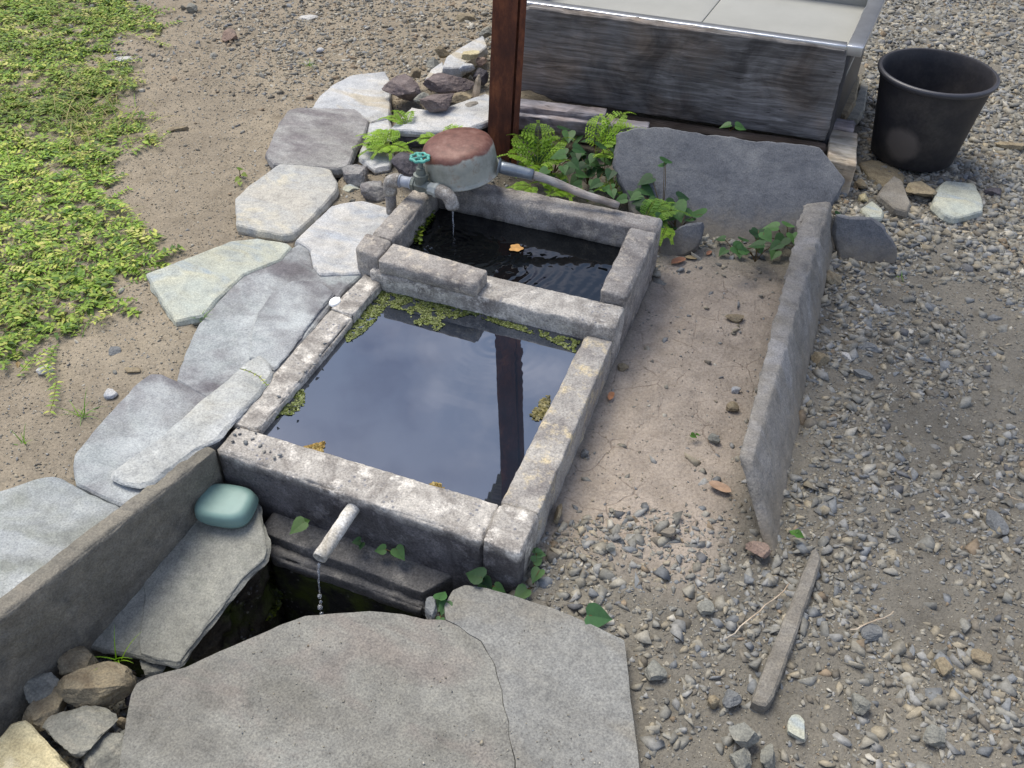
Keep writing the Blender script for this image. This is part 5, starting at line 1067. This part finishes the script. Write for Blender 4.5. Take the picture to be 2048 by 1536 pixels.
# thin out with distance so that cover stays even in the picture
for i_ in idx[:13500]:
    x, y = CX[i_]; p = Vector((x, y, gz(x, y)+rr.uniform(.0, .016))); hd = rr.uniform(0, 6.283); L_ = rr.uniform(.03, .09); up0 = rr.uniform(.02, .38)
    d = Vector((math.cos(hd), math.sin(hd), up0)); n_ = rr.randint(4, 7); yl = rr.random(); pts = []; lsz = rr.choice((.6, .75, .85, .95, 1.15, 1.4)); tone = .72+.5*max(0, min(1, .5+float(vfbm(np.array([x*1.0]), np.array([y]), 3.0, 2)[0])))
    for k in range(n_+1):
        t_ = k/n_; pts.append(p+d*L_*t_+Vector((0, 0, -.8*L_*up0*t_*t_))+Vector((rr.uniform(-1, 1), rr.uniform(-1, 1), 0))*.002)
    lm_.stem(pts[::2] if len(pts) > 4 else pts, .0009, np.array(rgb(120, 130, 60)[:3]))
    for k in range(1, n_+1):
        dd_ = (pts[k]-pts[k-1]).normalized(); sd2 = dd_.cross(Vector((0, 0, 1))).normalized()
        for s_ in (-1, 1):
            col = G1[rr.choice((0, 0, 1, 2, 2, 3, 4) if yl < .88 else (4, 5, 2))]*rr.uniform(.75, 1.2); ld = (sd2*s_+dd_*rr.uniform(.2, .8)+Vector((0, 0, rr.uniform(-.1, .5))))
            lm_.leaf(pts[k], ld, Vector((rr.uniform(-.3, .3), rr.uniform(-.3, .3), 1)), rr.uniform(.011, .020)*lsz, rr.uniform(.007, .011)*lsz, col*tone, .3, 2)
for k in range(900):
    x, y = CX[idx[r2.integers(0, len(idx))]]; th = rr.uniform(0, 6.28); lm_.blade(Vector((x, y, gz(x, y))), Vector((math.cos(th), math.sin(th), rr.uniform(.4, 1.6))), rr.uniform(.03, .10), rr.uniform(.002, .004), np.array(rgb(*rr.choice(((150, 150, 92), (120, 150, 60), (104, 136, 52), (168, 150, 104))))[:3]), .6)
for k in range(1100):
    x, y = CX[idx[r2.integers(0, len(idx))]]; lm_.leaf(Vector((x, y, gz(x, y)+.004)), Vector((rr.uniform(-1, 1), rr.uniform(-1, 1), 0)), Vector((rr.uniform(-.3, .3), rr.uniform(-.3, .3), 1)), rr.uniform(.012, .03), rr.uniform(.006, .012), np.array(rgb(*rr.choice(((120, 98, 66), (150, 128, 84), (96, 80, 56))))[:3]), .3, 2)
tag(lm_.build('ground_cover', origin=Vector((-1.2, 1, 0))), 'dense yellow-green creeping weeds covering the ground at left', 'ground cover', None, 'stuff')
# dry and green grass tuft among them
lm_ = LM()
for k in range(230):
    px_, py_ = rr.gauss(165, 55), rr.gauss(225, 45); p = at(px_, py_, -.01); th = rr.uniform(0, 6.28); dry = rr.random() < .65
    lm_.blade(p, Vector((math.cos(th), math.sin(th), rr.uniform(.2, 1.0))), rr.uniform(.05, .16), rr.uniform(.002, .004), np.array(rgb(*((170, 160, 100) if dry else (130, 158, 52)))[:3])*rr.uniform(.7, 1.1), .6)
tag(lm_.build('dry_grass', origin=at(165, 235, -.01)), 'tuft of dry pale grass in the middle of the creeping weeds', 'grass', None, 'stuff')
def vine(px, label, seed, col=0, sz=.014, name='creeper', z=-.008, group='small weeds'):
    r_ = random.Random(seed); root = at(*px[0], z); e_ = empty(name, root, label, 'weed', group); lm = LM(); ls = LM(); P = [at(x, y, z+.006+.006*(k % 2)) for k, (x, y) in enumerate(px)]; Q = []
    for a, b in zip(P, P[1:]):
        m = max(1, int((b-a).length/.012)); Q += [a.lerp(b, k/m)+Vector((0, 0, .003*r_.random())) for k in range(m)]
    Q.append(P[-1]); ls.stem(Q, .001, np.array(rgb(128, 130, 60)[:3]))
    for k in range(1, len(Q)):
        dd_ = (Q[k]-Q[k-1]).normalized(); sd2 = dd_.cross(Vector((0, 0, 1))).normalized()
        for s_ in (-1, 1): lm.leaf(Q[k], sd2*s_+dd_*.5+Vector((0, 0, r_.uniform(0, .5))), Vector((0, 0, 1)), sz*r_.uniform(.7, 1.3), sz*.5, G1[r_.choice((0, 1, 2, 4))]*r_.uniform(.8, 1.2), .3, 2)
    ls.build('stem', e_); lm.build('foliage', e_); return e_
vine([(75, 715), (95, 742), (112, 765), (108, 800), (100, 822)], 'leafy creeper runner trailing down from the weeds onto the dirt', 1)
vine([(240, 400), (262, 430), (266, 470), (262, 520)], 'yellow-green creeper runner crossing the bare gap in the weeds', 2)
vine([(480, 738), (500, 744), (520, 755), (534, 770)], 'thin thread-like runner lying on the paving beside the rim', 3, sz=.006, z=.026)
vine([(40, 745), (62, 720), (100, 700)], 'short creeper sprig at the lower edge of the weeds', 4)
vine([(250, 60), (300, 78), (338, 92)], 'yellowish creeper runner reaching right near the top of the weeds', 5)
vine([(255, 255), (290, 262), (318, 292)], 'creeper sprig at the right tip of the weeds, beside the flat tan stone', 6)
def tuft(px, py, z, label, seed, n=12, ln=.05, cols=((96, 140, 40), (130, 164, 60)), name='grass_tuft',  group='small weeds'):
    r_ = random.Random(seed); p = at(px, py, z); lm = LM()
    for k in range(n):
        th = r_.uniform(0, 6.28); lm.blade(p+Vector((r_.uniform(-1, 1), r_.uniform(-1, 1), 0))*.006, Vector((math.cos(th), math.sin(th), r_.uniform(.5, 1.6))), ln*r_.uniform(.6, 1.2), .0028, np.array(rgb(*cols[k % 2])[:3]), .6)
    return tag(lm.build(name, origin=p), label, 'grass', group)
tuft(165, 832, -.012, 'small grass tuft on the dirt at left, above the purple and blue paving stone', 1)
tuft(236, 1320, -.205, 'bright fan of grass blades under the stone step, above the tan block', 2, 9, .045, ((140, 190, 30), (160, 200, 50)))
tuft(400, 640, -.006, 'little grass tuft at the lower edge of the pale greenish paving stone', 3, 8, .03)
tuft(45, 890, -.012, 'tiny grass tuft on the dirt at the left edge', 4, 7, .03)
tuft(620, 132, -.015, 'small green sprout on the upper gravel', 5, 12, .04)
tuft(1800, 556, -.095, 'tiny grass tuft in the right-hand gravel', 6, 6, .025)
def fern(px, py, z, fronds, label, seed, parent_col=((128, 166, 40), (150, 184, 56)), name='fern', ln=.12, wd=.045, group='ferns'):
    """fronds: list of (heading deg, rise, length factor)"""
    r_ = random.Random(seed); p0 = at(px, py, z); e_ = empty(name, p0, label, 'fern', group)
    for (hd, rise, lf) in fronds:
        lm = LM(); th = math.radians(hd); d = Vector((math.cos(th), math.sin(th), rise)); Ln = ln*lf; n_ = 17; pts = []
        for k in range(n_+1):
            t_ = k/n_; pts.append(p0+d*Ln*t_+Vector((0, 0, -Ln*(.25+rise*.55)*t_*t_)))
        lm.stem(pts, [.0012*(1-.7*k/n_) for k in range(n_+1)], np.array(rgb(120, 140, 40)[:3]))
        for k in range(2, n_+1):
            t_ = k/n_; w_ = wd*lf*math.sin(min(1, t_*1.25+.12)*math.pi)**.8*(1-.35*t_)+.003; dd_ = (pts[k]-pts[k-1]).normalized(); sd2 = dd_.cross(Vector((0, 0, 1))).normalized(); col = np.array(rgb(*parent_col[r_.randint(0, 1)])[:3])*r_.uniform(.75, 1.15)
            for s_ in (-1, 1):
                dr = (sd2*s_+dd_*.35+Vector((0, 0, r_.uniform(-.15, .1)))).normalized(); q0 = pts[k]
                lm.stem([q0, q0+dr*w_*.9], .0004, col)
                nl = 4
                for j in range(1, nl+1):
                    q = q0+dr*w_*j/(nl+.4)
                    for s2 in (-1, 1): lm.leaf(q, (dd_*s2+dr*.8), Vector((0, 0, 1)), max(.004, w_*.38*(1.15-j/(nl+2))), max(.0028, w_*.20), col, .15, 2, .1)
        lm.build('frond', e_, origin=p0)
    return e_
fern(778, 290, .03, [(170, .5, 1.0), (200, .35, .9), (230, .3, .8), (140, .7, .8), (260, .4, .7), (110, .8, .7), (300, .3, .6), (0, .2, .7)], 'bright yellow-green fern beside the tap, at the left of the heap', 1)
fern(812, 250, .05, [(190, .8, .7), (150, 1.1, .6), (90, 1.2, .5)], 'small light fern in front of the round purple volcanic rock', 2, wd=.03)
fern(880, 278, .05, [(20, .7, 1.0), (45, .6, .9), (200, .2, .8), (5, .4, .7)], 'fern growing just above the dipper pan, left of the post', 3)
fern(1075, 330, -.01, [(150, 1.2, 1.0), (110, 1.5, 1.1), (60, 1.2, 1.0), (200, .9, .9), (20, .7, .8), (250, .6, .7), (300, .5, .8)], 'largest bright fern right of the post, behind the dipper handle', 4, wd=.05, ln=.14)
fern(1130, 384, -.06, [(200, 1.0, .9), (250, .8, .9), (300, .8, .8), (150, 1.0, .8), (340, .7, .7)], 'bright fern drooping just above the wooden dipper handle', 9, wd=.045, ln=.12)
fern(1235, 385, -.07, [(220, .9, .8), (60, 1.2, .9), (320, .8, .7), (120, 1.2, .8)], 'mid-green fern among the heart leaves behind the trough back wall', 10, ((110, 156, 44), (130, 170, 50)), wd=.04, ln=.11)
fern(1190, 310, .0, [(60, 1.8, 1.1), (30, 1.4, 1.2), (100, 1.8, .9), (330, .8, .8)], 'upright light green fern in front of the left end of the slate slab', 5, wd=.045, ln=.14)
fern(1290, 440, -.03, [(20, .9, 1.0), (50, 1.0, .9), (340, .5, .8), (80, 1.2, .7)], 'dull green fern low in front of the slate slab', 6, ((96, 140, 44), (120, 158, 50)), wd=.04)
fern(1062, 372, .055, [(250, .2, .7), (200, .2, .6), (290, .2, .5)], 'small fern hanging over the back wall of the trough beside the dipper handle', 7, ((120, 156, 40), (140, 176, 50)), wd=.035)
fern(1333, 455, -.02, [(270, .2, .6), (300, .1, .5)], 'tiny fern at the back right outer corner of the trough', 8, wd=.03)
def hleaf(lm, p, d, up, s_, col):
    """heart-shaped leaf, cupped"""
    d = d.normalized(); side = d.cross(up).normalized(); u = side.cross(d).normalized(); o = len(lm.v)
    ol = [(-.08, 0), (-.18, .22), (-.10, .42), (.12, .50), (.38, .43), (.64, .26), (.85, .10), (1.02, 0)]
    mid_ = [p+d*s_*t_-u*s_*.12*t_*t_ for t_ in (.02, .0, .08, .22, .42, .64, .85, 1.02)]
    def P_(a, b): return p+d*s_*a+side*s_*b+u*s_*(.22*abs(b)-.12*a*abs(a))
    lm.v += mid_; lm.c += [col*.85]*8
    for sg in (1, -1):
        o2 = len(lm.v)
        for (a, b) in ol: lm.v.append(P_(a, b*sg)); lm.c.append(col*(1.0+.08*sg))
        for k in range(7):
            f = (o+k, o+k+1, o2+k+1, o2+k); lm.f.append(f if sg > 0 else f[::-1])
HG = ((56, 94, 48), (70, 110, 56), (48, 82, 46), (84, 124, 66))
def heart(px, py, z, leaves, label, seed, group='heart-leaved plants', cols=HG, name='heart_leaf_plant'):
    """leaves: (px, py, height above z, size m, heading deg)"""
    r_ = random.Random(seed); p0 = at(px, py, z); e_ = empty(name, p0, label, 'plant', group); ls = LM()
    for (lx, ly, h, s_, hd) in leaves:
        q = at(lx, ly, z+h); th = math.radians(hd); d = Vector((math.cos(th), math.sin(th), -.25)); m = (p0+q)/2+Vector((0, 0, h*.5))
        st0 = q-d.normalized()*s_*.45; ls.stem(bez(p0, m, st0, 5), .0012, np.array(rgb(110, 90, 56)[:3])); lm = LM()
        hleaf(lm, st0, d, Vector((r_.uniform(-.25, .25), r_.uniform(-.5, -.1), 1)), s_, np.array(rgb(*cols[r_.randrange(len(cols))])[:3])*r_.uniform(.85, 1.15)); lm.build('leaf', e_, origin=st0)
    ls.build('stem', e_, origin=p0); return e_
heart(1110, 345, -.04, [(1133, 258, .11, .045, 60), (1115, 312, .08, .042, 200), (1085, 345, .05, .035, 230), (1128, 340, .07, .030, 300), (1160, 300, .08, .040, 20), (1150, 330, .07, .036, 330)], 'heart-leaved plant among the ferns right of the post', 1)
heart(1210, 345, -.04, [(1205, 292, .09, .040, 70), (1240, 300, .08, .042, 0), (1246, 318, .07, .038, 300), (1220, 350, .05, .038, 270), (1190, 370, .04, .036, 230), (1225, 388, .04, .030, 300)], 'heart-leaved plant at the left end of the slate slab', 2)
heart(1325, 430, -.06, [(1290, 362, .07, .046, 220), (1336, 322, .13, .040, 60), (1322, 330, .12, .026, 150), (1270, 395, .05, .036, 220)], 'tall-stemmed heart-leaved plant in front of the slate slab middle', 3)
heart(1350, 450, -.06, [(1356, 424, .05, .062, 300), (1368, 395, .05, .040, 40), (1275, 405, .045, .034, 180)], 'heart-leaved plant with one big leaf beside the back corner of the trough', 4)
heart(1470, 505, -.1, [(1440, 478, .02, .026, 180), (1487, 478, .03, .034, 90), (1480, 506, .02, .034, 280), (1445, 505, .015, .028, 240), (1520, 500, .02, .028, 300)], 'low heart-leaved plant on the mud below the slate slab', 5)
heart(1570, 490, -.1, [(1540, 455, .05, .042, 180), (1580, 450, .05, .040, 60), (1560, 485, .04, .046, 250), (1590, 480, .04, .044, 300), (1525, 478, .03, .034, 210), (1548, 510, .02, .034, 260), (1600, 505, .02, .034, 320)], 'dense dark heart-leaved plant left of the far end of the standing slab', 6)
heart(1672, 440, -.1, [(1680, 430, .03, .028, 40), (1690, 455, .02, .030, 320), (1668, 460, .02, .028, 250), (1680, 480, .01, .022, 280)], 'small heart-leaved plant behind the far end of the standing slab', 7, cols=((60, 100, 44), (80, 120, 56)))
heart(1150, 390, -.08, [(1150, 372, .05, .036, 200), (1178, 392, .04, .034, 300), (1120, 366, .05, .034, 150), (1098, 356, .05, .030, 250), (1200, 402, .04, .034, 340), (1165, 350, .06, .036, 20)], 'low heart-leaved plant right behind the dipper handle', 20)
heart(1260, 410, -.08, [(1250, 372, .06, .040, 250), (1268, 352, .07, .038, 40), (1285, 420, .04, .036, 300), (1240, 400, .05, .036, 200), (1310, 405, .05, .034, 0)], 'dark heart-leaved plant between the trough back wall and the slate slab', 21)
heart(1075, 300, -.06, [(1062, 290, .06, .034, 180), (1085, 280, .08, .034, 80), (1100, 300, .07, .036, 0), (1060, 320, .05, .032, 230)], 'heart-leaved plant at the right foot of the rusty post', 22)
heart(1190, 300, -.06, [(1170, 282, .07, .036, 160), (1200, 270, .08, .034, 90), (1185, 318, .06, .036, 260), (1215, 322, .06, .036, 320)], 'heart-leaved plant under the lower grey beam', 23)
r5 = random.Random(55)
for k5, (cx5, cy5, lab5) in enumerate(((1105, 320, 'heart-leaved plant behind the largest fern'), (1175, 335, 'broad-leaved clump between the two bright ferns'), (1225, 355, 'broad dark leaves crowding the left edge of the slate slab'), (1300, 400, 'dark heart leaves low before the middle of the slate slab'), (1352, 440, 'broad leaves hanging beside the back right corner of the trough'), (1130, 290, 'heart-leaved plant just below the lower grey beam end'), (1510, 490, 'low dark leaves in the middle of the slate slab foot'))):
    heart(cx5, cy5+34, -.085, [(cx5+r5.uniform(-44, 44), cy5+r5.uniform(-34, 30), r5.uniform(.025, .075), r5.uniform(.032, .046), r5.uniform(0, 360)) for _ in range(11 if k5 < 6 else 7)], lab5, 60+k5)
heart(1460, 262, .06, [(1450, 252, .02, .032, 200), (1482, 255, .02, .034, 20)], 'pair of green leaves peeping over the top of the slate slab', 8)
heart(610, 1045, -.11, [(594, 1055, .03, .034, 240), (612, 1042, .03, .018, 60)], 'single pointed green leaf by the trough front, left of the outlet pipe', 9, cols=((86, 116, 62), (80, 112, 58)))
heart(715, 1085, -.115, [(712, 1083, .015, .018, 200), (722, 1092, .01, .014, 280)], 'tiny green leaves at the trough foot right of the outlet pipe', 10)
heart(800, 1110, -.115, [(800, 1108, .015, .028, 330), (760, 1100, .01, .022, 200), (785, 1104, .008, .018, 180)], 'dark leaf sprig in the gap along the foot of the trough front', 11)
heart(960, 1170, -.1, [(948, 1150, .03, .038, 170), (975, 1170, .01, .026, 330), (1000, 1178, .008, .022, 0), (962, 1180, .008, .018, 270)], 'green leaves at the front right foot of the trough, above the front slab', 12)
heart(880, 1220, -.1, [(884, 1190, .03, .026, 90), (888, 1216, .02, .026, 270), (872, 1216, .015, .022, 230), (878, 1245, .008, .018, 270)], 'leafy sprig at the right end of the pit ledge', 13, cols=((70, 110, 60), (84, 122, 70)))
heart(1065, 1175, -.1, [(1072, 1152, .02, .028, 260), (1040, 1190, .01, .032, 240), (1076, 1120, .02, .024, 60), (1074, 1100, .02, .022, 100), (1082, 1108, .02, .020, 20)], 'light green sprig at the front right outer corner of the trough', 14, cols=((104, 140, 84), (96, 130, 76)))
heart(1190, 1240, -.09, [(1200, 1234, .012, .046, 20)], 'lone two-lobed green leaf at the edge of the front slab', 15, cols=((84, 126, 78),))
heart(1590, 1068, -.09, [(1600, 1070, .01, .018, 0), (1585, 1064, .01, .014, 150)], 'tiny green leaves at the front foot of the standing slab', 16, cols=((84, 130, 50),))
heart(480, 352, -.01, [(482, 338, .02, .018, 60), (490, 350, .015, .016, 0), (474, 360, .01, .018, 250), (480, 368, .008, .014, 300)], 'small red and green leaved weed left of the cream paving stone', 17, cols=((120, 70, 40), (110, 140, 50), (130, 150, 60)))
heart(1388, 872, -.095, [(1388, 872, .006, .014, 0), (1395, 868, .006, .010, 90)], 'speck of green leaves in the mud channel', 18, cols=((84, 130, 50),))
heart(1290, 405, .0, [], 'x', 19) if False else None
# fallen leaves
def dead(px, py, z, s_, hd, label, col, lobed=False, curl=.3):
    p = at(px, py, z+.001); V_, F_ = [p+Vector((0, 0, .001))], []; n_ = 26
    for k in range(n_):
        th = 2*math.pi*k/n_; r_ = s_*(.62+.09*math.cos(5*th)+.06*math.cos(3*th+1)) if lobed else s_*.5*(1-.55*abs(math.sin(th)))
        q = Vector((math.cos(th+hd)*r_, math.sin(th+hd)*r_, 0)); V_.append(p+q+Vector((0, 0, .0008+curl*abs(r_*math.sin(th))*(0 if lobed else 1))))
    for k in range(n_): F_.append((0, 1+k, 1+(k+1) % n_))
    nb = len(V_); V_ += [v-Vector((0, 0, .0007)) for v in V_]; F_ += [(nb, nb+1+(k+1) % n_, nb+1+k) for k in range(n_)]+[(1+k, nb+1+k, nb+1+(k+1) % n_, 1+(k+1) % n_) for k in range(n_)]
    tag(mk('dead_leaf', V_, F_, simple('dead_leaf_%d' % px, col, .7, var=.5, scale=60)), label, 'leaf', 'fallen leaves')
dead(1032, 496, -.004, .027, .3, 'yellow-brown lobed leaf floating on the dark water of the back basin', rgb(186, 140, 78), True)
dead(1357, 522, -.09, .050, .9, 'curled reddish-brown dead leaf on the mud behind the trough corner', rgb(140, 96, 70))
dead(1418, 506, -.09, .026, 1.3, 'small rust-coloured dead leaf below the slate slab', rgb(150, 104, 76))
dead(1222, 792, -.096, .030, 1.6, 'narrow orange-brown dead leaf against the trough side', rgb(178, 124, 86))
dead(1440, 974, -.094, .050, -.2, 'tan dead leaf lying in the mud channel near the standing slab', rgb(158, 130, 106), curl=.15)
dead(1382, 516, -.092, .034, .2, 'pale brown dead leaf among the plants below the slate slab', rgb(140, 124, 92))
# dry twigs on the right-hand gravel
for (x0_, y0_, x1_, y1_, lab) in ((1700, 1262, 1790, 1225, 'dry twig beside the dark blue-grey stone'), (1450, 1280, 1580, 1170, 'thin dry twig left of the buried slab'), (1985, 975, 2048, 1005, 'dry twig near the right edge of the photo')):
    a_, b_ = at(x0_, y0_, -.085), at(x1_, y1_, -.082); V_, F_ = tube([a_.lerp(b_, k/8)+Vector((.003*math.sin(k*2.1), .003*math.cos(k*1.7), 0)) for k in range(9)], .0012, 6)
    tag(mk('twig', V_, F_, M_PALEW), lab, 'twig')
